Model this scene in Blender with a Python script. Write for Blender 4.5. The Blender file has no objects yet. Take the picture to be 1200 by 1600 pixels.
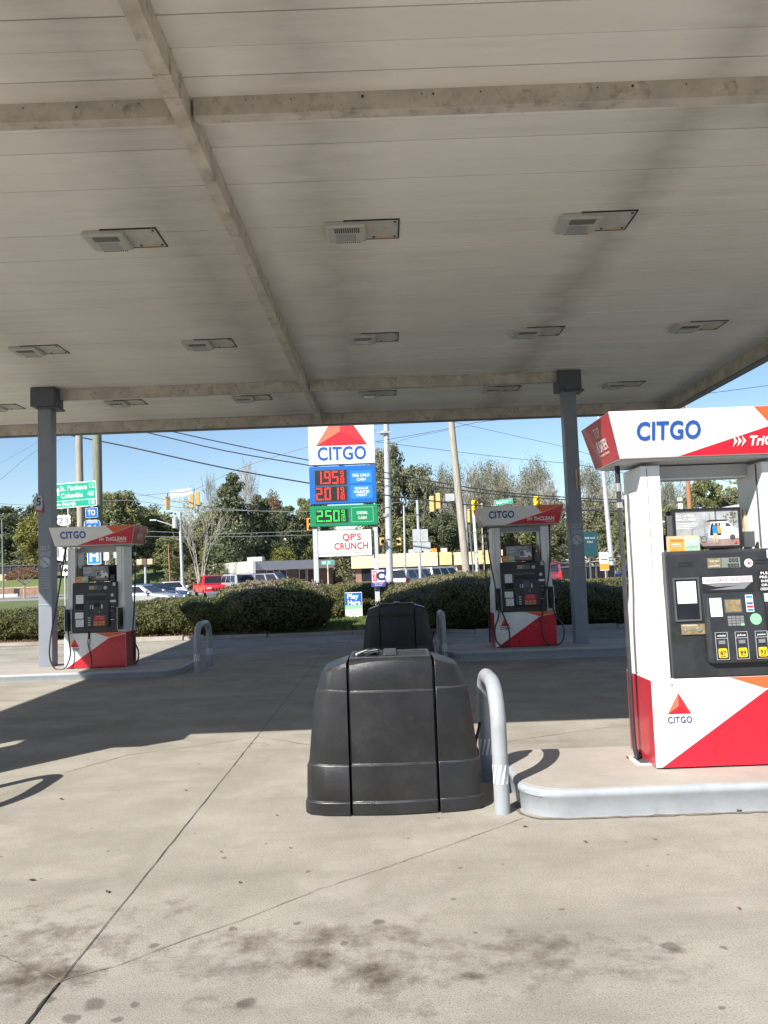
import bpy, bmesh, math, random
import numpy as np
from mathutils import Vector, Matrix

# ------------------------------------------------------------------ camera, world, sun, exposure
SC = bpy.context.scene
COL = SC.collection
R = math.radians
PITCH, ROLL, CAM_H, FPX = R(4.1), R(2.1), 1.6, 1200.0
_F = Vector((0, math.cos(PITCH), math.sin(PITCH)))
_U0 = Vector((0, -math.sin(PITCH), math.cos(PITCH)))
_R0 = Vector((1, 0, 0))
_R = _R0 * math.cos(ROLL) - _U0 * math.sin(ROLL)
_U = _R0 * math.sin(ROLL) + _U0 * math.cos(ROLL)
CAMP = Vector((0, 0, CAM_H))
cam_d = bpy.data.cameras.new('camera')
cam_d.sensor_fit = 'HORIZONTAL'; cam_d.sensor_width = 36; cam_d.lens = 36
cam_d.clip_end = 2000; cam_d.clip_start = 0.05
cam = bpy.data.objects.new('camera', cam_d); COL.objects.link(cam)
m3 = Matrix((_R, _U, -_F)).transposed()
cam.matrix_world = Matrix.Translation(CAMP) @ m3.to_4x4()
SC.camera = cam

SUN_TO = Vector((-0.80, -0.95, 1.0)).normalized()
w = bpy.data.worlds.new('World'); SC.world = w; w.use_nodes = True
nt = w.node_tree
sky = nt.nodes.new('ShaderNodeTexSky'); sky.sky_type = 'NISHITA'; sky.sun_disc = False
sky.sun_elevation = math.asin(SUN_TO.z)
sky.sun_rotation = math.atan2(SUN_TO.x, SUN_TO.y)
sky.air_density = 1.0; sky.dust_density = 0.1; sky.ozone_density = 3.2
bg = nt.nodes['Background']; bg.inputs['Strength'].default_value = 0.084
nt.links.new(sky.outputs[0], bg.inputs['Color'])
sd = bpy.data.lights.new('sun', 'SUN'); sd.energy = 5.0; sd.angle = R(0.5); sd.color = (1.0, 0.95, 0.87)
so = bpy.data.objects.new('sun', sd); COL.objects.link(so)
so.rotation_euler = (-SUN_TO).to_track_quat('-Z', 'Y').to_euler(); so.location = (-20, -20, 40)
SC.view_settings.view_transform = 'Standard'; SC.view_settings.look = 'None'
SC.view_settings.exposure = 0.88; SC.view_settings.gamma = 1.0

def at(px, py, Y):
    """world point seen at a pixel of the 1200x1600 photo, at depth Y"""
    d = _F * FPX + _R * (px - 600) + _U * (800 - py)
    return CAMP + d * (Y / d.y)
def G(px, py, z=0.0):
    d = _F * FPX + _R * (px - 600) + _U * (800 - py)
    return CAMP + d * ((z - CAM_H) / d.z)

# ------------------------------------------------------------------ materials
def _ramp(nt, a, b, fac_socket, lo=0.0, hi=1.0):
    mr = nt.nodes.new('ShaderNodeMapRange'); mr.inputs[1].default_value = lo; mr.inputs[2].default_value = hi
    nt.links.new(fac_socket, mr.inputs[0])
    mx = nt.nodes.new('ShaderNodeMix'); mx.data_type = 'RGBA'
    nt.links.new(mr.outputs[0], mx.inputs[0])
    for i, c in ((6, a), (7, b)):
        if isinstance(c, (tuple, list)): mx.inputs[i].default_value = (*c[:3], 1)
        else: nt.links.new(c, mx.inputs[i])
    return mx.outputs[2]
def _noise(nt, vec, scale, detail=4, rough=0.55, sc=None):
    n = nt.nodes.new('ShaderNodeTexNoise'); n.inputs['Scale'].default_value = scale
    n.inputs['Detail'].default_value = detail; n.inputs['Roughness'].default_value = rough
    if sc:
        mp = nt.nodes.new('ShaderNodeMapping'); mp.inputs['Scale'].default_value = sc
        nt.links.new(vec, mp.inputs['Vector']); vec = mp.outputs[0]
    nt.links.new(vec, n.inputs['Vector'])
    return n.outputs['Fac']
def _math(nt, op, a, b=None):
    n = nt.nodes.new('ShaderNodeMath'); n.operation = op
    for i, v in ((0, a), (1, b)):
        if v is None: continue
        if isinstance(v, (int, float)): n.inputs[i].default_value = v
        else: nt.links.new(v, n.inputs[i])
    return n.outputs[0]
MATS = {}
def mat(name, col, rough=0.5, metal=0.0, var=0.12, scale=6.0, bump=0.0, bscale=120.0, spec=0.5, dirt=0.0, dcol=(0.12, 0.1, 0.08), coat=0.0, world=False, stretch=None):
    m = bpy.data.materials.new(name); m.use_nodes = True
    nt = m.node_tree; b = nt.nodes['Principled BSDF']
    tc = nt.nodes.new('ShaderNodeTexCoord'); vec = tc.outputs['Object']
    if world:
        g = nt.nodes.new('ShaderNodeNewGeometry'); vec = g.outputs['Position']
    f = _noise(nt, vec, scale, 5, 0.6, stretch)
    lo = tuple(c * (1 - var) for c in col); hi = tuple(min(0.9, c * (1 + var)) for c in col)
    c = _ramp(nt, lo, hi, f, 0.3, 0.7)
    if dirt > 0:
        f2 = _noise(nt, vec, scale * 2.3, 8, 0.7, stretch)
        mr = nt.nodes.new('ShaderNodeMapRange'); mr.inputs[1].default_value = 0.52; mr.inputs[2].default_value = 0.8
        mr.inputs[4].default_value = dirt; nt.links.new(f2, mr.inputs[0])
        mx = nt.nodes.new('ShaderNodeMix'); mx.data_type = 'RGBA'
        nt.links.new(mr.outputs[0], mx.inputs[0]); nt.links.new(c, mx.inputs[6]); mx.inputs[7].default_value = (*dcol, 1)
        c = mx.outputs[2]
    nt.links.new(c, b.inputs['Base Color'])
    rr = nt.nodes.new('ShaderNodeMapRange'); rr.inputs[3].default_value = max(0.02, rough - 0.07); rr.inputs[4].default_value = min(1, rough + 0.07)
    nt.links.new(f, rr.inputs[0]); nt.links.new(rr.outputs[0], b.inputs['Roughness'])
    b.inputs['Metallic'].default_value = metal
    b.inputs['Specular IOR Level'].default_value = spec
    b.inputs['Coat Weight'].default_value = coat
    if bump > 0:
        fb = _noise(nt, vec, bscale, 3, 0.6)
        bp = nt.nodes.new('ShaderNodeBump'); bp.inputs['Strength'].default_value = bump; bp.inputs['Distance'].default_value = 0.01
        nt.links.new(fb, bp.inputs['Height']); nt.links.new(bp.outputs[0], b.inputs['Normal'])
    MATS[name] = m
    return m
def emat(name, col, st):
    m = bpy.data.materials.new(name); m.use_nodes = True
    b = m.node_tree.nodes['Principled BSDF']
    b.inputs['Base Color'].default_value = (*[c * 0.3 for c in col], 1)
    b.inputs['Emission Color'].default_value = (*col, 1); b.inputs['Emission Strength'].default_value = st
    b.inputs['Roughness'].default_value = 0.4
    MATS[name] = m; return m

mat('white_paint', (0.80, 0.80, 0.79), 0.35, var=0.05, scale=4, dirt=0.28, dcol=(0.45, 0.41, 0.35))
mat('white_sign', (0.80, 0.80, 0.79), 0.4, var=0.02, scale=3)
mat('grey_white', (0.50, 0.52, 0.55), 0.4, var=0.05, scale=3, dirt=0.15)
mat('red', (0.56, 0.012, 0.032), 0.28, var=0.06, scale=3, coat=0.3)
mat('red_side', (0.42, 0.03, 0.045), 0.3, var=0.1, scale=3, coat=0.3)
mat('orange_red', (0.75, 0.13, 0.045), 0.3, var=0.05)
mat('logo_light', (0.80, 0.16, 0.09), 0.4, var=0.03)
mat('logo_mid', (0.70, 0.03, 0.04), 0.4, var=0.03)
mat('logo_dark', (0.55, 0.015, 0.03), 0.4, var=0.03)
mat('blue_letter', (0.02, 0.09, 0.36), 0.4, var=0.03)
mat('navy', (0.02, 0.04, 0.16), 0.4, var=0.05)
mat('blue_panel', (0.015, 0.13, 0.46), 0.35, var=0.06)
mat('blue_light', (0.03, 0.22, 0.62), 0.35, var=0.06)
mat('green_panel', (0.01, 0.24, 0.10), 0.35, var=0.06)
mat('road_green', (0.0, 0.36, 0.22), 0.4, var=0.05)
mat('bezel_black', (0.028, 0.03, 0.034), 0.38, var=0.25, scale=5, bump=0.05, dirt=0.25, dcol=(0.10, 0.10, 0.10))
mat('dark_glass', (0.02, 0.022, 0.028), 0.08, var=0.2)
mat('lcd', (0.20, 0.23, 0.20), 0.2, var=0.08)
mat('dark', (0.015, 0.015, 0.017), 0.5, var=0.2)
mat('darkgrey', (0.08, 0.085, 0.09), 0.5, var=0.2)
mat('rubber', (0.02, 0.02, 0.022), 0.55, var=0.3, bump=0.05)
mat('hose', (0.035, 0.035, 0.038), 0.4, var=0.25, scale=9)
mat('silver', (0.5, 0.5, 0.5), 0.3, 0.7, var=0.1)
mat('brass', (0.35, 0.27, 0.15), 0.4, 0.4, var=0.35, scale=30)
mat('yellow', (0.85, 0.60, 0.02), 0.45, var=0.05)
mat('amber', (0.55, 0.36, 0.13), 0.5, var=0.12)
mat('tan', (0.55, 0.42, 0.27), 0.6, var=0.15)
mat('club_purple', (0.09,0.07,0.30),0.4,var=0.05)
mat('board_green', (0.015,0.06,0.075),0.4,var=0.1)
mat('paper', (0.76, 0.77, 0.80), 0.7, var=0.04, scale=20)
mat('green_stick', (0.25, 0.62, 0.33), 0.5, var=0.06)
mat('mint', (0.38, 0.58, 0.45), 0.5, var=0.1, scale=30)
mat('orange', (0.80, 0.30, 0.05), 0.5, var=0.06)
mat('kerb_paint', (0.327, 0.353, 0.383), 0.5, var=0.08, scale=6, dirt=0.42, dcol=(0.22, 0.20, 0.17), bump=0.1, bscale=30)
mat('island_concrete', (0.353, 0.323, 0.284), 0.85, var=0.10, scale=3, dirt=0.3, dcol=(0.22, 0.18, 0.14), bump=0.25, bscale=90)
mat('bollard_paint', (0.310, 0.331, 0.353), 0.45, var=0.09, scale=9, dirt=0.4, dcol=(0.2, 0.18, 0.15))
mat('tape', (0.72, 0.74, 0.77), 0.3, var=0.04)
mat('column_paint', (0.215, 0.24, 0.29), 0.45, var=0.07, scale=2.5, dirt=0.25, dcol=(0.2, 0.18, 0.16))
mat('cap_paint', (0.085, 0.095, 0.12), 0.45, var=0.1)
mat('pale_ink', (0.45, 0.47, 0.5), 0.5, var=0.1)
mat('beam', (0.52, 0.48, 0.42), 0.7, var=0.22, scale=3.6, dirt=1.0, dcol=(0.17, 0.14, 0.11), bump=0.1, bscale=40)
mat('lamp_case', (0.50, 0.49, 0.46), 0.5, var=0.08, dirt=0.2)
mat('lamp_glass', (0.36, 0.37, 0.37), 0.2, var=0.08)
mat('lamp_plate', (0.50, 0.49, 0.45), 0.6, var=0.15, scale=6, dirt=0.6, dcol=(0.2, 0.18, 0.15))
mat('wood_pole', (0.34, 0.31, 0.26), 0.85, var=0.3, scale=3, stretch=(8, 8, 0.6), bump=0.3, bscale=40)
mat('wood_green', (0.21, 0.21, 0.15), 0.85, var=0.3, scale=3, stretch=(8, 8, 0.6), bump=0.3, bscale=40)
mat('wood_brown', (0.34, 0.16, 0.09), 0.85, var=0.25, scale=3, stretch=(8, 8, 0.6))
mat('galv', (0.48, 0.50, 0.51), 0.5, 0.3, var=0.12, scale=4)
mat('wire', (0.03, 0.03, 0.035), 0.6)
mat('wire_pale', (0.18, 0.19, 0.20), 0.6)
mat('brick', (0.26, 0.15, 0.11), 0.85, var=0.25, scale=1.5, world=True)
mat('brick_dark', (0.13, 0.085, 0.065), 0.85, var=0.25, scale=1.5, world=True)
mat('cream', (0.533, 0.516, 0.447), 0.7, var=0.06)
mat('roof_grey', (0.42, 0.43, 0.46), 0.7, var=0.08)
mat('roof_yellow', (0.688, 0.516, 0.224), 0.6, var=0.12, scale=0.8)
mat('roof_cream', (0.645, 0.568, 0.361), 0.6, var=0.1, scale=0.8)
mat('car_white', (0.671, 0.671, 0.671), 0.25, coat=0.6, var=0.02)
mat('car_red', (0.58, 0.015, 0.025), 0.25, coat=0.6, var=0.05)
mat('car_navy', (0.025, 0.04, 0.10), 0.22, coat=0.6, var=0.1)
mat('car_silver', (0.42, 0.44, 0.47), 0.28, 0.3, coat=0.6, var=0.05)
mat('car_maroon', (0.15, 0.02, 0.04), 0.25, coat=0.6, var=0.1)
mat('car_gold', (0.55, 0.52, 0.46), 0.3, coat=0.5, var=0.04)
mat('car_blue', (0.05, 0.09, 0.22), 0.3, coat=0.5, var=0.08)
mat('lens_red', (0.6, 0.02, 0.02), 0.2)
mat('lens_clear', (0.6, 0.6, 0.58), 0.15)
mat('bark', (0.20, 0.165, 0.13), 0.9, var=0.3, scale=3, bump=0.4, bscale=20)
mat('bark_pale', (0.36, 0.32, 0.27), 0.9, var=0.25, scale=3)
mat('twig', (0.31, 0.29, 0.25), 0.9, var=0.3, scale=1.5)
mat('leaf_dry', (0.13, 0.075, 0.04), 0.8, var=0.4, scale=40)
mat('joint', (0.035, 0.032, 0.028), 0.95, var=0.4, scale=20)
mat('joint_pale', (0.15, 0.135, 0.115), 0.95, var=0.4, scale=20)
emat('led_red', (1.0, 0.05, 0.03), 0.85)
emat('led_green', (0.05, 1.0, 0.12), 0.55)

def leafmat(name, c1, c2, c3, cs=0.35, top=None):
    """foliage: colour differs from leaf clump to leaf clump"""
    m = bpy.data.materials.new(name); m.use_nodes = True
    nt = m.node_tree; b = nt.nodes['Principled BSDF']; out = nt.nodes['Material Output']
    g = nt.nodes.new('ShaderNodeNewGeometry')
    f1 = _noise(nt, g.outputs['Position'], cs, 3, 0.6)
    c = _ramp(nt, c1, c2, f1, 0.35, 0.65)
    c = _ramp(nt, c, c3, g.outputs['Random Per Island'], 0.3, 1.3)
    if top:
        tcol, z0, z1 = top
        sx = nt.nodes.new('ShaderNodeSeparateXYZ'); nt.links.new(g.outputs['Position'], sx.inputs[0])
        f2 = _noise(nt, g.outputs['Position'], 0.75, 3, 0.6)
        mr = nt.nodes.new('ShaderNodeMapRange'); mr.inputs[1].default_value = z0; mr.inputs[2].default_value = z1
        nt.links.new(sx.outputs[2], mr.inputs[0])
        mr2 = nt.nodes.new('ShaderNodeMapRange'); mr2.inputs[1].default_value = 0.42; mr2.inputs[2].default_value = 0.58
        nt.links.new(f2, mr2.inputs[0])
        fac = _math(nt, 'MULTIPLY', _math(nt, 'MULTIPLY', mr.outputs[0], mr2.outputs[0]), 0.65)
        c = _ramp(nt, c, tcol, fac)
    nt.links.new(c, b.inputs['Base Color']); b.inputs['Roughness'].default_value = 0.55
    b.inputs['Specular IOR Level'].default_value = 0.3
    tr = nt.nodes.new('ShaderNodeBsdfTranslucent'); nt.links.new(c, tr.inputs['Color'])
    mx = nt.nodes.new('ShaderNodeMixShader'); mx.inputs[0].default_value = 0.3
    nt.links.new(b.outputs[0], mx.inputs[1]); nt.links.new(tr.outputs[0], mx.inputs[2]); nt.links.new(mx.outputs[0], out.inputs[0])
    MATS[name] = m
leafmat('oak_leaf', (0.112, 0.133, 0.051), (0.184, 0.205, 0.077), (0.320, 0.302, 0.147))
leafmat('oak_dark', (0.072, 0.095, 0.050), (0.122, 0.146, 0.073), (0.216, 0.215, 0.126))
leafmat('olive_leaf', (0.125, 0.145, 0.075), (0.185, 0.190, 0.100), (0.29, 0.27, 0.18))
leafmat('yellow_leaf', (0.140, 0.166, 0.043), (0.216, 0.207, 0.054), (0.324, 0.279, 0.086))
leafmat('rust_leaf', (0.16, 0.09, 0.05), (0.22, 0.12, 0.07), (0.28, 0.17, 0.11))
leafmat('dry_brush', (0.17, 0.15, 0.09), (0.22, 0.18, 0.11), (0.28, 0.24, 0.16))
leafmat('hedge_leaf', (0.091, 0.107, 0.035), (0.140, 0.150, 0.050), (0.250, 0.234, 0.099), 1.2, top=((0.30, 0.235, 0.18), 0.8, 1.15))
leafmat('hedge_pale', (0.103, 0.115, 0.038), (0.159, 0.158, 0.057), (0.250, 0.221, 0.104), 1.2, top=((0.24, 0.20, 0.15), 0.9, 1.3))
leafmat('grass_blade', (0.07, 0.12, 0.025), (0.12, 0.17, 0.04), (0.20, 0.23, 0.08), 1.0)
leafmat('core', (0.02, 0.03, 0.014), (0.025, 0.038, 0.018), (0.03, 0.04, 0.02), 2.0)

def spot(nt, pos, x, y, rx, ry, soft=0.6):
    mp = nt.nodes.new('ShaderNodeMapping'); mp.vector_type = 'POINT'
    mp.inputs['Location'].default_value = (-x / rx, -y / ry, 0); mp.inputs['Scale'].default_value = (1 / rx, 1 / ry, 0)
    nt.links.new(pos, mp.inputs[0])
    ln = nt.nodes.new('ShaderNodeVectorMath'); ln.operation = 'LENGTH'; nt.links.new(mp.outputs[0], ln.inputs[0])
    mr = nt.nodes.new('ShaderNodeMapRange'); mr.interpolation_type = 'SMOOTHSTEP'
    mr.inputs[1].default_value = 1.0; mr.inputs[2].default_value = 1.0 - soft; nt.links.new(ln.outputs['Value'], mr.inputs[0])
    return mr.outputs[0]
def concrete_mat():
    m = bpy.data.materials.new('concrete'); m.use_nodes = True
    nt = m.node_tree; b = nt.nodes['Principled BSDF']
    g = nt.nodes.new('ShaderNodeNewGeometry'); P = g.outputs['Position']
    f = _noise(nt, P, 1.1, 6, 0.62)
    c = _ramp(nt, (0.250, 0.231, 0.192), (0.385, 0.358, 0.305), f, 0.30, 0.70)
    c = _ramp(nt, c, (0.205, 0.184, 0.152), _math(nt, 'MULTIPLY', _ramp_f(nt, _noise(nt, P, 0.45, 7, 0.7), 0.5, 0.68), 0.45))
    ff = _noise(nt, P, 85, 3, 0.7)
    c = _ramp(nt, c, (0.426, 0.402, 0.369), _math(nt, 'MULTIPLY', _ramp_f(nt, ff, 0.5, 0.75), 0.5))
    c = _ramp(nt, c, (0.156, 0.143, 0.123), _math(nt, 'MULTIPLY', _ramp_f(nt, _noise(nt, P, 130, 2, 0.6), 0.52, 0.68), 0.8))
    # pale scuffed patches, tyre tracks across the drive
    c = _ramp(nt, c, (0.385, 0.357, 0.316), _math(nt, 'MULTIPLY', _ramp_f(nt, _noise(nt, P, 1.7, 8, 0.74), 0.50, 0.66), 0.6))
    tr = _noise(nt, P, 1.6, 5, 0.65, (0.22, 1.4, 1))
    c = _ramp(nt, c, (0.193, 0.176, 0.152), _math(nt, 'MULTIPLY', _ramp_f(nt, tr, 0.52, 0.72), 0.45))
    nz = nt.nodes.new('ShaderNodeTexNoise'); nz.inputs['Scale'].default_value = 14; nz.inputs['Detail'].default_value = 5; nt.links.new(P, nz.inputs['Vector'])
    v1 = nt.nodes.new('ShaderNodeVectorMath'); v1.operation = 'SUBTRACT'; nt.links.new(nz.outputs['Color'], v1.inputs[0]); v1.inputs[1].default_value = (.5, .5, .5)
    v2 = nt.nodes.new('ShaderNodeVectorMath'); v2.operation = 'SCALE'; v2.inputs['Scale'].default_value = 0.06; nt.links.new(v1.outputs[0], v2.inputs[0])
    v3 = nt.nodes.new('ShaderNodeVectorMath'); nt.links.new(P, v3.inputs[0]); nt.links.new(v2.outputs[0], v3.inputs[1]); Pd = v3.outputs[0]
    # oil stains: broad soft areas broken up with noise
    big = None
    for (px, py, rx, ry, k) in ((60, 1525, .42, .30, 1.0), (1000 / 2, 1500, .30, .24, .9), (585, 1525, .26, .2, 1.0), (330, 1480, .36, .2, .45), (230, 1470, .30, .12, .5),
                             (830, 1480, .34, .24, .8), (735, 1525, .12, .07, 1.0), (1050, 1485, .11, .06, .9), (900, 1490, .5, .28, .4), (540, 1450, .5, .24, .5), (40, 1440, .5, .35, .4), (770, 1480, .2, .1, .7), (640, 1580, .5, .3, .35),
                             (350, 1570, .4, .12, .45), (400, 1165, .7, .3, .3), (480, 1480, 1.3, .42, .62), (60, 1480, .8, .5, .6), (850, 1500, 1.1, .4, .5), (200, 1420, .9, .25, .3)):
        p = G(px, py)
        s = _math(nt, 'MULTIPLY', spot(nt, P, p.x, p.y, rx, ry, 0.9), k)
        big = s if big is None else _math(nt, 'MAXIMUM', big, s)
    nb = _noise(nt, P, 7, 7, 0.68)
    fac = _math(nt, 'MULTIPLY', _ramp_f(nt, _math(nt, 'ADD', big, _math(nt, 'MULTIPLY', _math(nt, 'SUBTRACT', nb, 0.5), 3.0)), 0.28, 1.25), _ramp_f(nt, big, 0.0, 0.25))
    c = _ramp(nt, c, (0.102, 0.084, 0.066), _math(nt, 'MULTIPLY', fac, 1.0))
    small = None
    for (px, py, r) in ((296 / 2 * 1, 1569, .055), (110, 1592 / 1, .04), (75, 1562, .035), (210, 1570, .028), (182, 1594, .028), (240, 1478, .028), (365, 1452, .026), (466, 1442, .024), (536, 1474, .026), (351, 1340, .02), (386, 1567, .035),
                        (721, 1355, .02), (708, 1404, .02), (878, 1420, .018), (1130, 1480, .02), (1125, 1573, .018), (976, 1315, .014), (1025, 1311, .016), (638, 1310, .014), (785, 1350, .014), (482, 1362, .022), (305, 1302, .014), (170, 1330, .012), (590, 1441, .04), (1048, 1480, .05)):
        p = G(px, py)
        s = spot(nt, Pd, p.x, p.y, r, r, 0.45)
        small = s if small is None else _math(nt, 'MAXIMUM', small, s)
    c = _ramp(nt, c, (0.082, 0.067, 0.053), _math(nt, 'MULTIPLY', small, 0.6))
    # random old gum and drip spots
    vo = nt.nodes.new('ShaderNodeTexVoronoi'); vo.inputs['Scale'].default_value = 3.1; nt.links.new(P, vo.inputs['Vector'])
    sc_ = nt.nodes.new('ShaderNodeSeparateColor'); nt.links.new(vo.outputs['Color'], sc_.inputs[0])
    rad = _math(nt, 'MULTIPLY', _ramp_f(nt, sc_.outputs[0], 0.35, 1.0), 0.055)
    d = _math(nt, 'SUBTRACT', rad, vo.outputs['Distance'])
    sp = _ramp_f(nt, d, 0.0, 0.012)
    v2 = nt.nodes.new('ShaderNodeTexVoronoi'); v2.inputs['Scale'].default_value = 7.5; nt.links.new(P, v2.inputs['Vector'])
    s2 = nt.nodes.new('ShaderNodeSeparateColor'); nt.links.new(v2.outputs['Color'], s2.inputs[0])
    wob = _math(nt, 'MULTIPLY', _math(nt, 'SUBTRACT', _noise(nt, P, 60, 3, 0.6), 0.5), 0.06)
    d2 = _math(nt, 'SUBTRACT', _math(nt, 'MULTIPLY', _ramp_f(nt, s2.outputs[1], 0.45, 1.0), 0.095), _math(nt, 'ADD', v2.outputs['Distance'], wob))
    sp = _math(nt, 'MAXIMUM', sp, _math(nt, 'MULTIPLY', _ramp_f(nt, d2, 0.0, 0.02), 0.8))
    c = _ramp(nt, c, (0.098, 0.086, 0.070), _math(nt, 'MULTIPLY', sp, 0.75))
    nt.links.new(c, b.inputs['Base Color'])
    b.inputs['Roughness'].default_value = 0.95; b.inputs['Specular IOR Level'].default_value = 0.12
    bp = nt.nodes.new('ShaderNodeBump'); bp.inputs['Strength'].default_value = 0.6; bp.inputs['Distance'].default_value = 0.006
    nt.links.new(_noise(nt, P, 130, 4, 0.7), bp.inputs['Height']); nt.links.new(bp.outputs[0], b.inputs['Normal'])
    MATS['concrete'] = m
def _ramp_f(nt, s, lo, hi):
    mr = nt.nodes.new('ShaderNodeMapRange'); mr.inputs[1].default_value = lo; mr.inputs[2].default_value = hi
    nt.links.new(s, mr.inputs[0]); return mr.outputs[0]
concrete_mat()
def soffit_mat():
    m = bpy.data.materials.new('soffit'); m.use_nodes = True
    nt = m.node_tree; b = nt.nodes['Principled BSDF']
    g = nt.nodes.new('ShaderNodeNewGeometry'); P = g.outputs['Position']
    sx = nt.nodes.new('ShaderNodeSeparateXYZ'); nt.links.new(P, sx.inputs[0])
    f = _noise(nt, P, 1.0, 5, 0.6, (0.35, 1.2, 1))
    c = _ramp(nt, (0.78, 0.755, 0.71), (0.85, 0.83, 0.79), f, 0.3, 0.7)
    # each panel weathered a little differently
    row = _math(nt, 'FLOOR', _math(nt, 'DIVIDE', sx.outputs[1], 0.29))
    wn = nt.nodes.new('ShaderNodeTexWhiteNoise'); wn.noise_dimensions = '1D'; nt.links.new(row, wn.inputs['W'])
    c = _ramp(nt, c, (0.66, 0.635, 0.59), _math(nt, 'MULTIPLY', wn.outputs[0], 0.35))
    # darker bands running front to back, ragged and streaked along the panels
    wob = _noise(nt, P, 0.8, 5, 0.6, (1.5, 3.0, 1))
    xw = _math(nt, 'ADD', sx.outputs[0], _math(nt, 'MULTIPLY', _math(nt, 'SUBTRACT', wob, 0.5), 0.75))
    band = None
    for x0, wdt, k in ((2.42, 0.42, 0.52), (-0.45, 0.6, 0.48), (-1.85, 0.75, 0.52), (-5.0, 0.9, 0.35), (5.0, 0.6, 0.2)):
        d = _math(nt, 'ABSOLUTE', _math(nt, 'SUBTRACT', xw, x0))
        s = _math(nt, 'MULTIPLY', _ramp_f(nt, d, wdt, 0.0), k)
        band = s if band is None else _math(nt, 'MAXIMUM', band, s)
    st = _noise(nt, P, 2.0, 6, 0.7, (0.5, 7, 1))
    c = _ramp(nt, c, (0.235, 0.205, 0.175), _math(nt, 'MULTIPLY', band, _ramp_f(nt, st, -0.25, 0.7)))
    c = _ramp(nt, c, (0.28, 0.25, 0.215), _math(nt, 'MULTIPLY', _ramp_f(nt, _noise(nt, P, 1.3, 7, 0.72, (0.3, 3.5, 1)), 0.54, 0.82), 0.28))
    nt.links.new(c, b.inputs['Base Color']); b.inputs['Roughness'].default_value = 0.5
    b.inputs['Specular IOR Level'].default_value = 0.4
    MATS['soffit'] = m
soffit_mat()
def ground_mat(name, c1, c2, s, c3=None, bs=30):
    m = bpy.data.materials.new(name); m.use_nodes = True
    nt = m.node_tree; b = nt.nodes['Principled BSDF']
    g = nt.nodes.new('ShaderNodeNewGeometry'); P = g.outputs['Position']
    c = _ramp(nt, c1, c2, _noise(nt, P, s, 6, 0.65), 0.3, 0.7)
    if c3: c = _ramp(nt, c, c3, _math(nt, 'MULTIPLY', _ramp_f(nt, _noise(nt, P, s * 0.25, 5, 0.6), 0.5, 0.7), 0.7))
    nt.links.new(c, b.inputs['Base Color']); b.inputs['Roughness'].default_value = 0.9
    bp = nt.nodes.new('ShaderNodeBump'); bp.inputs['Strength'].default_value = 0.5; bp.inputs['Distance'].default_value = 0.05
    nt.links.new(_noise(nt, P, bs, 4, 0.7), bp.inputs['Height']); nt.links.new(bp.outputs[0], b.inputs['Normal'])
    MATS[name] = m
ground_mat('grass_ground', (0.075, 0.105, 0.03), (0.115, 0.15, 0.045), 3.0, (0.16, 0.15, 0.07))
ground_mat('hill_green', (0.05, 0.07, 0.035), (0.08, 0.10, 0.05), 0.5)
ground_mat('mulch', (0.16, 0.11, 0.07), (0.24, 0.18, 0.12), 5.0, (0.10, 0.12, 0.04))
ground_mat('asphalt', (0.085, 0.085, 0.088), (0.125, 0.122, 0.118), 1.5, (0.16, 0.155, 0.15))
ground_mat('lot', (0.224, 0.211, 0.194), (0.292, 0.280, 0.258), 0.8)
ground_mat('kerb_concrete', (0.284, 0.258, 0.224), (0.387, 0.361, 0.318), 3.0, (0.2, 0.16, 0.12))

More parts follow.
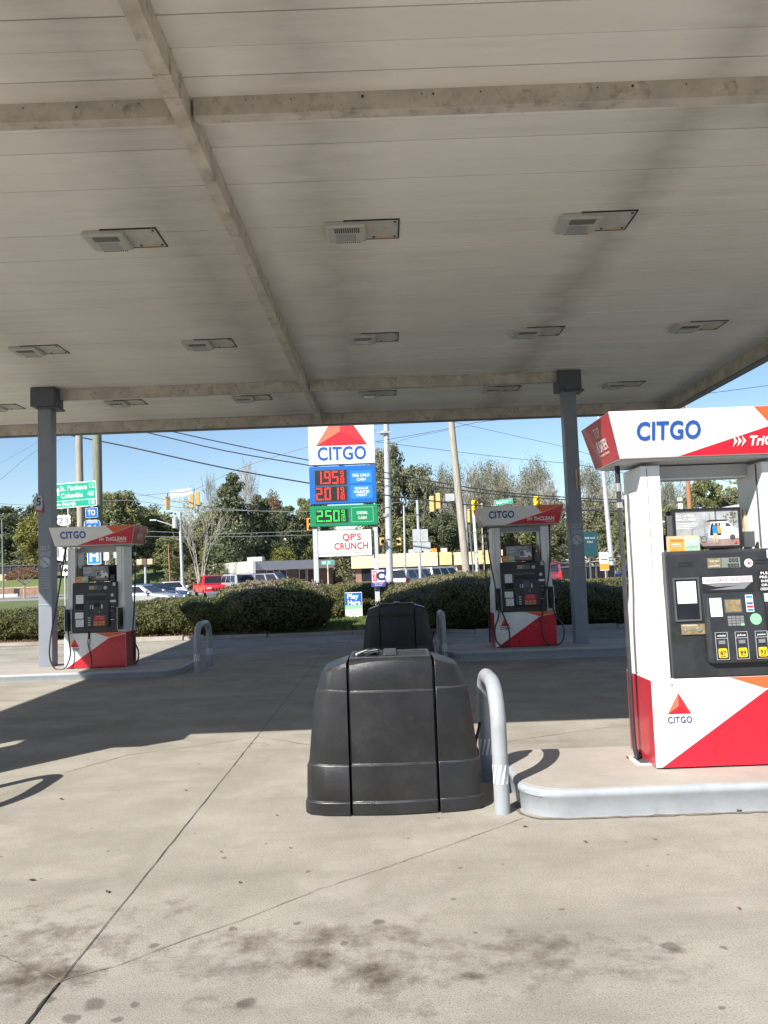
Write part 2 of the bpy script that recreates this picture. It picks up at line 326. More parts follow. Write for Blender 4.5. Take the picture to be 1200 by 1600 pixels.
# ------------------------------------------------------------------ mesh helpers
class Fr:
    """a plane to draw on: origin, right, up; d is distance out of it"""
    def __init__(s, o, r, u):
        s.o = Vector(o); s.r = Vector(r).normalized(); s.u = Vector(u).normalized(); s.n = s.r.cross(s.u).normalized()
    def p(s, x, y, d=0): return s.o + s.r * x + s.u * y + s.n * d
class MB:
    def __init__(s): s.v = []; s.f = []; s.m = []; s.ms = []
    def _mi(s, m):
        if m not in s.ms: s.ms.append(m)
        return s.ms.index(m)
    def add(s, vs, fs, m):
        o = len(s.v); s.v += [tuple(v) for v in vs]; k = s._mi(m)
        for f in fs: s.f.append(tuple(i + o for i in f)); s.m.append(k)
        return s
    def box(s, x0, x1, y0, y1, z0, z1, m='dark'):
        return s.hexa([(x0, y0, z0), (x1, y0, z0), (x1, y1, z0), (x0, y1, z0), (x0, y0, z1), (x1, y0, z1), (x1, y1, z1), (x0, y1, z1)], m)
    def hexa(s, v, m='dark'):
        return s.add(v, [(0, 3, 2, 1), (4, 5, 6, 7), (0, 1, 5, 4), (1, 2, 6, 5), (2, 3, 7, 6), (3, 0, 4, 7)], m)
    def loft(s, secs, m='dark', cap=True):
        n = len(secs[0]); vs = [p for q in secs for p in q]; fs = []
        for i in range(len(secs) - 1):
            for j in range(n):
                a = i * n + j; b = i * n + (j + 1) % n
                fs.append((a, b, b + n, a + n))
        if cap:
            fs.append(tuple(reversed(range(n)))); fs.append(tuple(range((len(secs) - 1) * n, len(secs) * n)))
        return s.add(vs, fs, m)
    def tube(s, path, r, n=8, m='dark', closed=False):
        path = [Vector(p) for p in path]; L = len(path)
        rs = r if isinstance(r, (list, tuple)) else [r] * L
        secs = []; prev = None
        for i, p in enumerate(path):
            t = (path[min(i + 1, L - 1)] - path[max(i - 1, 0)])
            if t.length < 1e-9: t = Vector((0, 0, 1))
            t.normalize()
            if prev is None:
                a = Vector((0, 0, 1)) if abs(t.z) < 0.9 else Vector((1, 0, 0))
                prev = t.cross(a).normalized()
            else:
                prev = (prev - t * prev.dot(t))
                prev = prev.normalized() if prev.length > 1e-6 else t.orthogonal().normalized()
            q = t.cross(prev)
            secs.append([p + (prev * math.cos(2 * math.pi * k / n) + q * math.sin(2 * math.pi * k / n)) * rs[i] for k in range(n)])
        return s.loft(secs, m)
    def cyl(s, a, b, r, r2=None, n=16, m='dark'): return s.tube([a, b], [r, r if r2 is None else r2], n, m)
    def rect(s, fr, x0, x1, y0, y1, d0, d1, m):
        return s.poly(fr, [(x0, y0), (x1, y0), (x1, y1), (x0, y1)], d0, d1, m)
    def poly(s, fr, pts, d0, d1, m):
        n = len(pts); vs = [fr.p(x, y, d0) for x, y in pts] + [fr.p(x, y, d1) for x, y in pts]
        fs = [tuple(reversed(range(n))), tuple(range(n, 2 * n))] + [(i, (i + 1) % n, (i + 1) % n + n, i + n) for i in range(n)]
        return s.add(vs, fs, m)
    def disc(s, fr, x, y, r, d0, d1, m, n=20, ry=None):
        ry = ry or r
        return s.poly(fr, [(x + r * math.cos(2 * math.pi * k / n), y + ry * math.sin(2 * math.pi * k / n)) for k in range(n)], d0, d1, m)
    def ring(s, fr, x, y, r, w, d0, d1, m, n=20, ry=None):
        ry = ry or r
        for k in range(n):
            a, b = 2 * math.pi * k / n, 2 * math.pi * (k + 1) / n
            q = [(x + (r - o) * math.cos(t), y + (ry - o) * math.sin(t)) for t, o in ((a, 0), (b, 0), (b, w), (a, w))]
            s.poly(fr, q, d0, d1, m)
        return s
    def frame(s, fr, x0, x1, y0, y1, w, d0, d1, m):
        s.rect(fr, x0, x1, y0, y0 + w, d0, d1, m); s.rect(fr, x0, x1, y1 - w, y1, d0, d1, m)
        s.rect(fr, x0, x0 + w, y0 + w, y1 - w, d0, d1, m); s.rect(fr, x1 - w, x1, y0 + w, y1 - w, d0, d1, m)
        return s
    def text(s, fr, t, x, y, h, m, d=0.003, bold=0.0, align='CENTER', w=None, slant=0.0):
        """h = capital height; (x, y) = anchor on the base line; w = exact width"""
        cu = bpy.data.curves.new('t', 'FONT'); cu.body = t; cu.size = 1.0; cu.align_x = align
        cu.offset = bold; cu.extrude = 0.0; cu.resolution_u = 3; cu.space_character = 1.06; cu.shear = slant
        ob = bpy.data.objects.new('t', cu); COL.objects.link(ob)
        dg = bpy.context.evaluated_depsgraph_get(); me = bpy.data.meshes.new_from_object(ob.evaluated_get(dg))
        bpy.data.objects.remove(ob); bpy.data.curves.remove(cu)
        if len(me.vertices) == 0: bpy.data.meshes.remove(me); return s
        k = h / 0.69
        xs = [v.co.x for v in me.vertices]; kx = k
        if w: kx = w / (max(xs) - min(xs))
        s.add([fr.p(x + v.co.x * kx, y + v.co.y * k, d) for v in me.vertices], [tuple(p.vertices) for p in me.polygons], m)
        bpy.data.meshes.remove(me); return s
    def build(s, name, parent=None, bevel=0.0, smooth=False, seg=2, angle=35, normals=True):
        me = bpy.data.meshes.new(name); me.from_pydata(s.v, [], s.f)
        for m in s.ms: me.materials.append(MATS[m])
        me.polygons.foreach_set('material_index', s.m)
        if normals:
            bm = bmesh.new(); bm.from_mesh(me); bmesh.ops.recalc_face_normals(bm, faces=bm.faces); bm.to_mesh(me); bm.free()
        if smooth:
            me.polygons.foreach_set('use_smooth', [True] * len(me.polygons))
            me.set_sharp_from_angle(angle=R(angle))
        me.update()
        o = bpy.data.objects.new(name, me); COL.objects.link(o)
        if parent: o.parent = parent
        if bevel > 0:
            b = o.modifiers.new('bevel', 'BEVEL'); b.width = bevel; b.segments = seg; b.limit_method = 'ANGLE'; b.angle_limit = R(40)
        return o
def tag(o, label, cat, group=None, kind=None):
    if label: o['label'] = label
    if cat: o['category'] = cat
    if group: o['group'] = group
    if kind: o['kind'] = kind
    return o
def thing(name, label, cat, loc=(0, 0, 0), rz=0.0, group=None):
    o = bpy.data.objects.new(name, None); COL.objects.link(o); o.empty_display_size = 0.2
    o.location = loc; o.rotation_euler = (0, 0, rz)
    return tag(o, label, cat, group)
def struct(name, mb, **k):
    o = mb.build(name, **k); o['kind'] = 'structure'; return o
def copy_tree(o, parent=None):
    c = o.copy(); COL.objects.link(c); c.parent = parent
    for ch in list(o.children): copy_tree(ch, c)
    return c
def rrect(x0, x1, y0, y1, r, z, n=5):
    pts = []
    for cx, cy, a0 in ((x1 - r, y0 + r, -90), (x1 - r, y1 - r, 0), (x0 + r, y1 - r, 90), (x0 + r, y0 + r, 180)):
        for k in range(n + 1):
            a = R(a0 + 90 * k / n); pts.append((cx + r * math.cos(a), cy + r * math.sin(a), z))
    return pts
def smooth_path(pts, n=6):
    P = [Vector(p) for p in pts]; out = []
    for i in range(len(P) - 1):
        p0 = P[max(i - 1, 0)]; p1 = P[i]; p2 = P[i + 1]; p3 = P[min(i + 2, len(P) - 1)]
        for k in range(n):
            t = k / n
            out.append(0.5 * ((2 * p1) + (p2 - p0) * t + (2 * p0 - 5 * p1 + 4 * p2 - p3) * t * t + (3 * p1 - p0 - 3 * p2 + p3) * t ** 3))
    out.append(P[-1]); return out

def tri_logo(mb, fr, cx, y0, w, h, d):
    """red three-faced triangle emblem, y0 = base line"""
    ax, ay = cx, y0 + h; ix, iy = cx - 0.02 * w, y0 + h * 0.36
    mb.poly(fr, [(cx - w / 2, y0), (ix, iy), (ax, ay)], d, d + 0.002, 'logo_light')
    mb.poly(fr, [(cx + w / 2, y0), (ax, ay), (ix, iy)], d, d + 0.002, 'logo_mid')
    mb.poly(fr, [(cx - w / 2, y0), (cx + w / 2, y0), (ix, iy)], d, d + 0.002, 'logo_dark')
SEG = {'0': 'abcdef', '1': 'bc', '2': 'abged', '3': 'abgcd', '4': 'fgbc', '5': 'afgcd', '6': 'afgcde', '7': 'abc', '8': 'abcdefg', '9': 'abcdfg'}
def seg7(mb, fr, ch, x, y, w, h, t, d, m):
    g = t * 0.15
    bars = {'a': (x + g, x + w - g, y + h - t, y + h), 'd': (x + g, x + w - g, y, y + t), 'g': (x + g, x + w - g, y + h / 2 - t / 2, y + h / 2 + t / 2),
            'f': (x, x + t, y + h / 2 + g, y + h - g), 'e': (x, x + t, y + g, y + h / 2 - g), 'b': (x + w - t, x + w, y + h / 2 + g, y + h - g), 'c': (x + w - t, x + w, y + g, y + h / 2 - g)}
    for k in SEG[ch]:
        a = bars[k]; mb.rect(fr, a[0], a[1], a[2], a[3], d, d + 0.004, m)
# ------------------------------------------------------------------ ground
mb = MB(); YY = (-120, 20.0, 32.0, 900); ZZ = (-.02, -.02, -.38, -.38)
mb.add([(x, y, z) for y, z in zip(YY, ZZ) for x in (-600, 600)], [(0, 1, 3, 2), (2, 3, 5, 4), (4, 5, 7, 6)], 'grass_ground')
struct('ground', mb)
mb = MB(); mb.add([(-40, -40, 0), (40, -40, 0), (40, 17.9, 0), (2.0, 17.9, 0), (1.2, 18.6, 0), (-40, 19.9, 0)], [(0, 1, 2, 3, 4, 5)], 'concrete')
struct('forecourt_concrete', mb)
mb = MB(); mb.add([(-300, 33, -0.372), (300, 33, -0.372), (300, 43.5, -0.372), (-300, 43.5, -0.372)], [(0, 1, 2, 3)], 'asphalt')
struct('street', mb)
mb = MB(); mb.add([(-27, 43.5, -0.366), (70, 43.5, -0.366), (70, 74, -0.366), (-24, 74, -0.366)], [(0, 1, 2, 3)], 'asphalt')
struct('crossing_road', mb)
mb = MB(); mb.add([(-120, 74, -0.366), (120, 74, -0.366), (120, 100, -0.366), (-120, 100, -0.366)], [(0, 1, 2, 3)], 'lot')
struct('far_parking_lot', mb)
mb = MB()
for x in range(-60, 60, 9): mb.add([(x, 38.1, -0.360), (x + 3, 38.1, -0.360), (x + 3, 38.25, -0.360), (x, 38.25, -0.360)], [(0, 1, 2, 3)], 'yellow')
mb.add([(-60, 33.5, -0.360), (60, 33.5, -0.360), (60, 33.62, -0.360), (-60, 33.62, -0.360)], [(0, 1, 2, 3)], 'white_paint')
struct('road_markings', mb)
mb = MB(); mb.add([(-40, 19.9, 0.004), (1.2, 18.6, 0.004), (2.0, 17.9, 0.004), (40, 17.9, 0.004), (40, 20.4, 0.004), (2, 20.4, 0.004), (-3.2, 20.9, 0.004), (-40, 21.5, 0.004)], [tuple(range(8))], 'mulch')
struct('planting_strip', mb)
# low kerb between concrete and planting
rng = random.Random(5)
mb = MB(); line = [(-40, 19.9), (-20, 19.35), (-5, 18.85), (1.2, 18.6), (2.0, 17.9), (40, 17.9)]
for (a, b) in zip(line[:-1], line[1:]):
    n = max(1, int(math.hypot(b[0] - a[0], b[1] - a[1]) / 1.6)); 
    for k in range(n):
        p = [a[i] + (b[i] - a[i]) * (k + 0.01) / n for i in (0, 1)]; q = [a[i] + (b[i] - a[i]) * (k + 0.99) / n for i in (0, 1)]
        h = 0.09 + rng.uniform(-.02, .02); j = rng.uniform(-.02, .02)
        mb.hexa([(p[0], p[1] + j, -.01), (q[0], q[1] + j, -.01), (q[0], q[1] + j + .16, -.01), (p[0], p[1] + j + .16, -.01), (p[0], p[1] + j + .02, h), (q[0], q[1] + j + .02, h), (q[0], q[1] + j + .15, h), (p[0], p[1] + j + .15, h)], 'kerb_concrete')
struct('kerb', mb)
# joints in the concrete: thin uneven strips
def joint(pts, wd, m, jit=0.004, step=0.12, z=0.004):
    mb = MB(); P = [Vector((p[0], p[1], z)) for p in pts]; L = []; Rr = []
    for a, b in zip(P[:-1], P[1:]):
        n = max(1, int((b - a).length / step)); t = (b - a).normalized(); s = Vector((-t.y, t.x, 0))
        for k in range(n + (1 if b is P[-1] else 0)):
            q = a + (b - a) * (k / n) + s * rng.uniform(-jit, jit); ww = wd * rng.uniform(0.55, 1.3) / 2
            L.append(q + s * ww); Rr.append(q - s * ww)
    n = len(L); mb.add(L + Rr, [(i, i + 1, n + i + 1, n + i) for i in range(n - 1)], m)
    return struct('expansion_joint', mb, normals=False)
jA = G(97, 1532)
joint([(jA.x - .02, -8), (jA.x + 0.0, jA.y), (-1.235, 17.5)], 0.0052, 'joint', 0.003)
joint([(jA.x - .012, 0.6), (jA.x - .004, jA.y - .02)], 0.012, 'joint', 0.003, 0.04)
gp = lambda *q: [tuple(G(x, y).xy) for x, y in q]
joint([(jA.x, jA.y)] + gp((180, 1511), (260, 1480), (400, 1430), (500, 1390), (600, 1357), (700, 1322), (800, 1285), (818, 1279)), 0.0038, 'joint_pale', 0.005, 0.04)
joint([(jA.x, jA.y)] + gp((60, 1520), (25, 1505), (-40, 1478)) + [(-4.5, 3.6)], 0.005, 'joint_pale', 0.008, 0.04)
joint(gp((100, 1208), (200, 1180), (300, 1167), (402, 1151), (480, 1164)) + [(-0.2, 7.0), (0.86, 6.95), (2.2, 7.5), (8, 7.6)], 0.007, 'joint_pale', 0.006)
for yy in (-2.5, 10.4, 15.2): joint([(-20, yy), (20, yy + 0.05)], 0.01, 'joint_pale', 0.003)
for xx in (-9.0, 6.6): joint([(xx, -8), (xx, 17.5)], 0.01, 'joint_pale', 0.003)
joint([(0.3, 12.0), (-0.6, 15.0), (-1.0, 17.5)], 0.006, 'joint')
# man-hole style plates by the far kerb
for (px, py, ww, hh) in ((530, 1003, .5, .28), (345, 993, .45, .2), (690, 1008, .5, .22)):
    p = G(px, py); m_ = MB(); m_.box(p.x - ww / 2, p.x + ww / 2, p.y - hh / 2, p.y + hh / 2, 0.0, 0.012, 'darkgrey')
    m_.frame(Fr((p.x, p.y, 0), (1, 0, 0), (0, 1, 0)), -ww / 2 - .03, ww / 2 + .03, -hh / 2 - .03, hh / 2 + .03, .03, 0, .016, 'kerb_concrete')
    tag(m_.build('utility_cover'), ['utility lid in the drive behind the two black bins', 'dark utility lid near the foot of the clipped hedge at left', 'utility lid in the shade right of the far black bin'][int(px != 530) + int(px == 690)], 'cover', 'utility lids in the drive')

# ------------------------------------------------------------------ canopy
CX0, CX1, CY0, CY1 = -8.6, 6.25, 3.35, 16.4
SOF, LIP, FTOP = 4.92, 4.72, 5.02
can = thing('canopy', 'large weathered grey-white metal canopy roof over the pumps on square grey columns', 'canopy', (0, 0, 0))
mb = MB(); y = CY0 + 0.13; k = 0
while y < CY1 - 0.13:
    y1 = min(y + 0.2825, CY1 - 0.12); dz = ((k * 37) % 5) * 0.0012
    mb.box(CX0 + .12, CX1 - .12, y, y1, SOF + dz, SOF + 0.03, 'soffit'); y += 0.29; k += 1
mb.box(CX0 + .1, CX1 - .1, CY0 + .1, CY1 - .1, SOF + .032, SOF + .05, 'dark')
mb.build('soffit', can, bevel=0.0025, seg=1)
MB().box(CX0 + .1, CX1 - .1, CY0 + .1, CY1 - .1, 4.975, 4.995, 'roof_grey').build('roof_deck', can)
mb = MB()
mb.box(CX0, CX1, CY0, CY0 + .1, LIP, FTOP, 'white_paint'); mb.box(CX0, CX1, CY1 - .1, CY1, LIP + .002, FTOP, 'white_paint')
mb.box(CX0, CX0 + .1, CY0 + .102, CY1 - .102, LIP, FTOP - .002, 'white_paint'); mb.box(CX1 - .1, CX1, CY0 + .102, CY1 - .102, LIP, FTOP - .002, 'white_paint')
mb.build('fascia', can)
def irregular_beam(p0, p1, half, z0, z1, step, amp, seed, axis):
    r = random.Random(seed); n = max(2, int(abs(p1 - p0) / step)); secs = []
    for i in range(n + 1):
        t = p0 + (p1 - p0) * i / n; a = r.uniform(-amp, amp); b = r.uniform(-amp, amp)
        q = [(-half + a, z0 + b * .4), (half + b, z0 + a * .4), (half + b * .5, z1), (-half + a * .5, z1)]
        secs.append([((axis[0] + u, t, z) if axis[1] == 'y' else (t, axis[0] + u, z)) for u, z in q])
    return secs
mb = MB()
mb.loft(irregular_beam(CX0 + .1, CX1 - .1, .03, LIP - .03, SOF - .002, .9, .004, 3, (CY1 - .131, 'x')), 'beam')
mb.loft(irregular_beam(CX0 + .1, CX1 - .1, .03, LIP - .03, SOF - .002, .9, .004, 4, (CY0 + .131, 'x')), 'beam')
mb.loft(irregular_beam(CY0 + .17, CY1 - .17, .03, LIP - .028, SOF - .002, .9, .004, 5, (CX0 + .131, 'y')), 'beam')
mb.loft(irregular_beam(CY0 + .17, CY1 - .17, .03, LIP - .028, SOF - .002, .9, .004, 6, (CX1 - .131, 'y')), 'beam')
mb.box(CX0 + .01, CX1 - .01, CY1 - .16, CY1 + .02, LIP - .045, LIP - .032, 'cap_paint'); mb.box(CX1 - .16, CX1 + .02, CY0, CY1 - .17, LIP - .045, LIP - .032, 'cap_paint')
mb.build('gutter', can)
BX = -1.30
mb = MB(); secs = irregular_beam(CY0 + .18, CY1 - .17, .052, LIP + .02, SOF - .001, 1.1, .003, 8, (BX, 'y'))
mb.loft(secs, 'beam')
r_ = random.Random(2)
for i in range(14):
    yy = r_.uniform(4.2, 15.8); mb.box(BX - .056, BX + .062, yy, yy + r_.uniform(.03, .09), LIP + .012, SOF - .01, 'beam')
mb.build('centre_beam', can)
for YB, xa, xb in ((5.19, CX0 + .17, CX1 - .17), (13.35, -5.85, 3.15)):
    for a, b in ((xa, BX - .075), (BX + .075, xb)):
        m_ = MB(); m_.loft(irregular_beam(a, b, .05, LIP + (.065 if YB < 8 else .015), SOF - .001, .8, .004, 11, (YB, 'x')), 'beam')
        # seams and screw heads
        for i in range(int(abs(b - a) / .23)):
            x = a + .12 + i * .23 + r_.uniform(-.11, .11)
            if r_.random() < .2: continue
            m_.disc(Fr((x, YB - .056, SOF - .035 - r_.random() * .01), (1, 0, 0), (0, 0, 1)), 0, 0, .003 + .007 * r_.random() ** 2, -.004, .002, 'dark', 7)
        m_.box(a + 2.3, a + 2.32, YB - .056, YB + .056, LIP + (.062 if YB < 8 else .012), SOF - .004, 'beam')
        m_.build('cross_beam', can)
def column(x, y, base=0.0, number=None, writing=True):
    h = .115
    c = MB(); c.box(x - h, x + h, y - h, y + h, base, SOF - .34, 'column_paint')
    c.box(x - h - .004, x + h + .004, y - h - .004, y + h + .004, base + 1.04, base + 1.06, 'column_paint')
    co = c.build('column', can, bevel=.006)
    k = MB(); k.box(x - .205, x + .205, y - .2, y + .2, SOF - .34, SOF - .012, 'cap_paint'); k.box(x - .11, x + .25, y - .17, y + .17, SOF - .375, SOF - .342, 'cap_paint')
    k.build('column_cap', co, bevel=.006)
    fr = Fr((x, y - h, base), (1, 0, 0), (0, 0, 1)); fr.n = Vector((0, -1, 0))
    if writing:
        t = MB(); M = 'pale_ink'
        t.text(fr, 'SELF', 0, 1.98, .075, M, .003, .012, w=.17); t.text(fr, 'SERVE', 0, 1.88, .075, M, .003, .012, w=.19)
        t.disc(fr, 0, 1.775, .075, 0, .002, M, 24); t.ring(fr, 0, 1.775, .088, .01, 0, .002, M, 24)
        t.poly(fr, [(-.058, 1.825), (-.05, 1.833), (.058, 1.725), (.05, 1.717)], .002, .004, 'cap_paint')
        for i, s in enumerate(('NO SMOKING', 'STOP ENGINE', 'AUTHORIZED', 'IT IS UNLAWFUL', 'TO DISPENSE', 'GASOLINE INTO', 'AN UNAPPROVED', 'CONTAINER')):
            t.text(fr, s, 0, 1.625 - i * .043, .026, M, .003, .006, w=.12 + .012 * (len(s) - 9))
        t.build('notice_lettering', co, normals=False)
    if number:
        f = MB(); f.poly(Fr((x - .01, y - h, base), (1, 0, 0), (0, 0, 1)), [(-.13, 2.68), (-.02, 2.63), (-.02, 2.86), (-.04, 2.92), (-.13, 2.95)], .0, .02, 'pale_ink')
        f.poly(Fr((x - .01, y - h, base), (1, 0, 0), (0, 0, 1)), [(-.13, 2.64), (-.02, 2.62), (.0, 2.74), (-.045, 2.66), (-.13, 2.68)], .004, .024, 'red_side')
        f.text(Fr((x - .01, y - h, base), (1, 0, 0), (0, 0, 1)), number, -.082, 2.75, .13, 'navy', .026, .02)
        f.build('number_flag', co, normals=False)
    else:
        f = MB(); f.box(x + .03, x + .06, y - h - .02, y - h, base + 2.65, base + 3.0, 'tan'); f.box(x + .085, x + .105, y - h - .02, y - h, base + 2.67, base + 3.02, 'tan'); f.build('bracket', co)
    return co
column(3.32, 13.4, .17)
pL = G(71, 1040, .17); column(pL.x - .09, 13.25, .12, '5')
column(3.30, 5.45, .17, None, False); column(-5.98, 5.45, .17, None, False)

# ------------------------------------------------------------------ ceiling lights
def make_light():
    t = thing('ceiling_light', '', 'ceiling light', group='recessed lights under the canopy')
    m_ = MB(); f = Fr((0, 0, 0), (1, 0, 0), (0, -1, 0))   # facing down, up on the page = towards the camera
    m_.frame(f, -.16, .33, -.2, .2, .012, -.004, .006, 'dark'); m_.rect(f, -.148, .318, -.188, .188, -.004, .002, 'lamp_plate')
    for (x, y) in ((.29, .15), (.29, -.15), (.1, -.15)): m_.disc(f, x, y, .012, .002, .008, 'dark', 10)
    m_.rect(f, .1, .318, -.188, -.15, .002, .004, 'tan'); m_.build('cover_plate', t)
    m_ = MB(); m_.loft([rrect(-.33, .03, -.18, .17, .02, 0.0), rrect(-.33, .03, -.18, .17, .02, -.036), rrect(-.31, .01, -.16, .15, .02, -.05)], 'lamp_case')
    hsg = m_.build('housing', t)
    m_ = MB(); m_.rect(f, -.24, -.06, -.12, .02, .05, .054, 'lamp_glass'); m_.build('lens', hsg)
    m_ = MB()
    for i in range(12): m_.rect(f, -.245 + i * .019, -.236 + i * .019, .05, .15, .049, .053, 'dark')
    m_.build('louvre', hsg); m_ = MB()
    for i in range(12): m_.rect(f, -.245 + i * .019, -.236 + i * .019, -.165, -.145, .049, .053, 'dark')
    m_.build('louvre', hsg)
    return t
L0 = make_light(); first = True
rows = {'nearest row': (3.97, (-2.55, -.27, 2.02)), 'second row': (7.35, (-4.9, -2.47, -.13, 2.16, 4.45)), 'third row': (10.92, (-4.93, -2.46, -.08, 2.29, 4.62)), 'row nearest the road': (14.5, (-7.25, -4.88, -2.46, -.06, 2.3, 4.65))}
for rn, (yy, xs) in rows.items():
    for i, x in enumerate(xs):
        if rn == 'second row' and i in (0, 4): continue
        o = L0 if first else copy_tree(L0); first = False
        o.location = (x + .02, yy, SOF); o.scale = (1.1, 1.08, 1)
        vis = [q for q in xs if not (rn == 'second row' and q in (xs[0], xs[-1]))]
        j = vis.index(x); word = ['first', 'second', 'third', 'fourth', 'fifth', 'sixth'][j]
        o['label'] = 'recessed canopy light with louvred housing, %s from left in the %s' % (word, rn)

# ------------------------------------------------------------------ pump islands
def island(x0, x1, y0, y1, loc, label):
    t = thing('pump_island', label, 'island', loc, group='raised concrete pump islands')
    m_ = MB(); r = .26; N = 8
    m_.loft([rrect(x0 + .02, x1 - .02, y0 + .02, y1 - .02, r, 0, N), rrect(x0 + .012, x1 - .012, y0 + .012, y1 - .012, r, .115, N), rrect(x0, x1, y0, y1, r, .128, N), rrect(x0, x1, y0, y1, r, .155, N), rrect(x0 + .012, x1 - .012, y0 + .012, y1 - .012, r, .168, N), rrect(x0 + .03, x1 - .03, y0 + .03, y1 - .03, r, .17, N)], 'kerb_paint')
    m_.build('kerb_form', t, smooth=True, angle=50)
    m_ = MB(); m_.loft([rrect(x0 + .032, x1 - .032, y0 + .032, y1 - .032, r, .166, N), rrect(x0 + .034, x1 - .034, y0 + .034, y1 - .034, r, .173, N)], 'island_concrete')
    m_.build('island_top', t)
    return t
island(.80, 6.6, 4.9, 6.0, (0, 0, 0), 'near pump island with pale grey kerb and rounded end, on the right')
island(.98, 7.2, 12.75, 13.95, (0, 0, 0), 'far pump island in the canopy shade behind the black bins, on the right')
island(-12, -3.35, 12.25, 13.6, (0, 0, -.05), 'far pump island on the left, its kerb half in sun')
island(-12, -3.5, 4.9, 6.0, (0, 0, 0), 'near pump island beyond the left edge of the view')

joint([(.79, 5.2), (.80, 5.02), (.90, 4.905), (1.06, 4.885), (3.0, 4.887), (6.3, 4.887)], 0.03, 'joint_pale', 0.008, 0.05)
# ------------------------------------------------------------------ U-shaped guard pipes
def bollard(x, y0, y1, h, label, r=.051, base=0.0):
    t = thing('guard_pipe', label, 'bollard', (x, (y0 + y1) / 2, base), group='U-shaped guard pipes at the island ends')
    hy = (y1 - y0) / 2; rr = .27; pts = [(0, -hy, -.02), (0, -hy, h - rr)]
    for k in range(1, 8): a = math.pi / 2 * k / 8; pts.append((0, -hy + rr - rr * math.cos(a), h - rr + rr * math.sin(a)))
    pts.append((0, -hy + rr, h)); pts.append((0, hy - rr, h))
    for k in range(1, 8): a = math.pi / 2 * k / 8; pts.append((0, hy - rr + rr * math.sin(a), h - rr + rr * math.cos(a)))
    pts += [(0, hy, h - rr), (0, hy, -.02)]
    m_ = MB(); m_.tube(pts, r, 20, 'bollard_paint'); pi = m_.build('pipe', t, smooth=True)
    for yy in (-hy, hy):
        m_ = MB()
        for k in range(-2, 7):                       # slanting reflective stripes wrapped round each leg
            a0 = -math.pi * .95 + k * .62
            q = []
            for i in range(5):
                u = i / 4; zz = .19 + .12 * u
                for da in (0, .30): q.append((a0 + da + u * .55, zz))
            vs = [((r + .0015) * math.cos(a), yy + (r + .0015) * math.sin(a), z) for a, z in q]
            m_.add(vs, [(2 * i, 2 * i + 1, 2 * i + 3, 2 * i + 2) for i in range(4)], 'tape')
        m_.build('reflective_tape', t, normals=False)
    return t
bollard(.69, 5.06, 5.82, .80, 'grey U-shaped guard pipe right of the near black bin')
bollard(.90, 12.75, 13.6, .78, 'grey U-shaped guard pipe in shade right of the far black bin')
pB = G(307, 1052); bollard(pB.x, pB.y + .05, pB.y + .95, .76, 'grey U-shaped guard pipe at the end of the far left island', base=-.0)
bollard(-3.38, 4.93, 5.78, .80, 'grey U-shaped guard pipe beyond the left edge of the view')

# ------------------------------------------------------------------ windshield service bins
def bin_mat():
    m = mat('bin_plastic', (0.018, 0.0185, 0.0205), 0.33, var=0.35, scale=3.2, spec=0.5, dirt=0.35, dcol=(0.06, 0.057, 0.053))
    nt = m.node_tree; b = nt.nodes['Principled BSDF']; tc = nt.nodes.new('ShaderNodeTexCoord')
    vo = nt.nodes.new('ShaderNodeTexVoronoi'); vo.inputs['Scale'].default_value = 260; nt.links.new(tc.outputs['Object'], vo.inputs['Vector'])
    bp = nt.nodes.new('ShaderNodeBump'); bp.inputs['Strength'].default_value = 0.5; bp.inputs['Distance'].default_value = 0.0016
    nt.links.new(vo.outputs['Distance'], bp.inputs['Height']); nt.links.new(bp.outputs[0], b.inputs['Normal'])
bin_mat()
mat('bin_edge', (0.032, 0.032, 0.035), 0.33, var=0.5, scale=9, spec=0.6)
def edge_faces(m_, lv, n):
    k = m_._mi('bin_edge')                             # ledge highlights put into the colour: lighter, shinier worn plastic
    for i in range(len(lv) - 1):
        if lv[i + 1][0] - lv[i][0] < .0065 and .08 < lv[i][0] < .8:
            for j in range(n): m_.m[i * n + j] = k
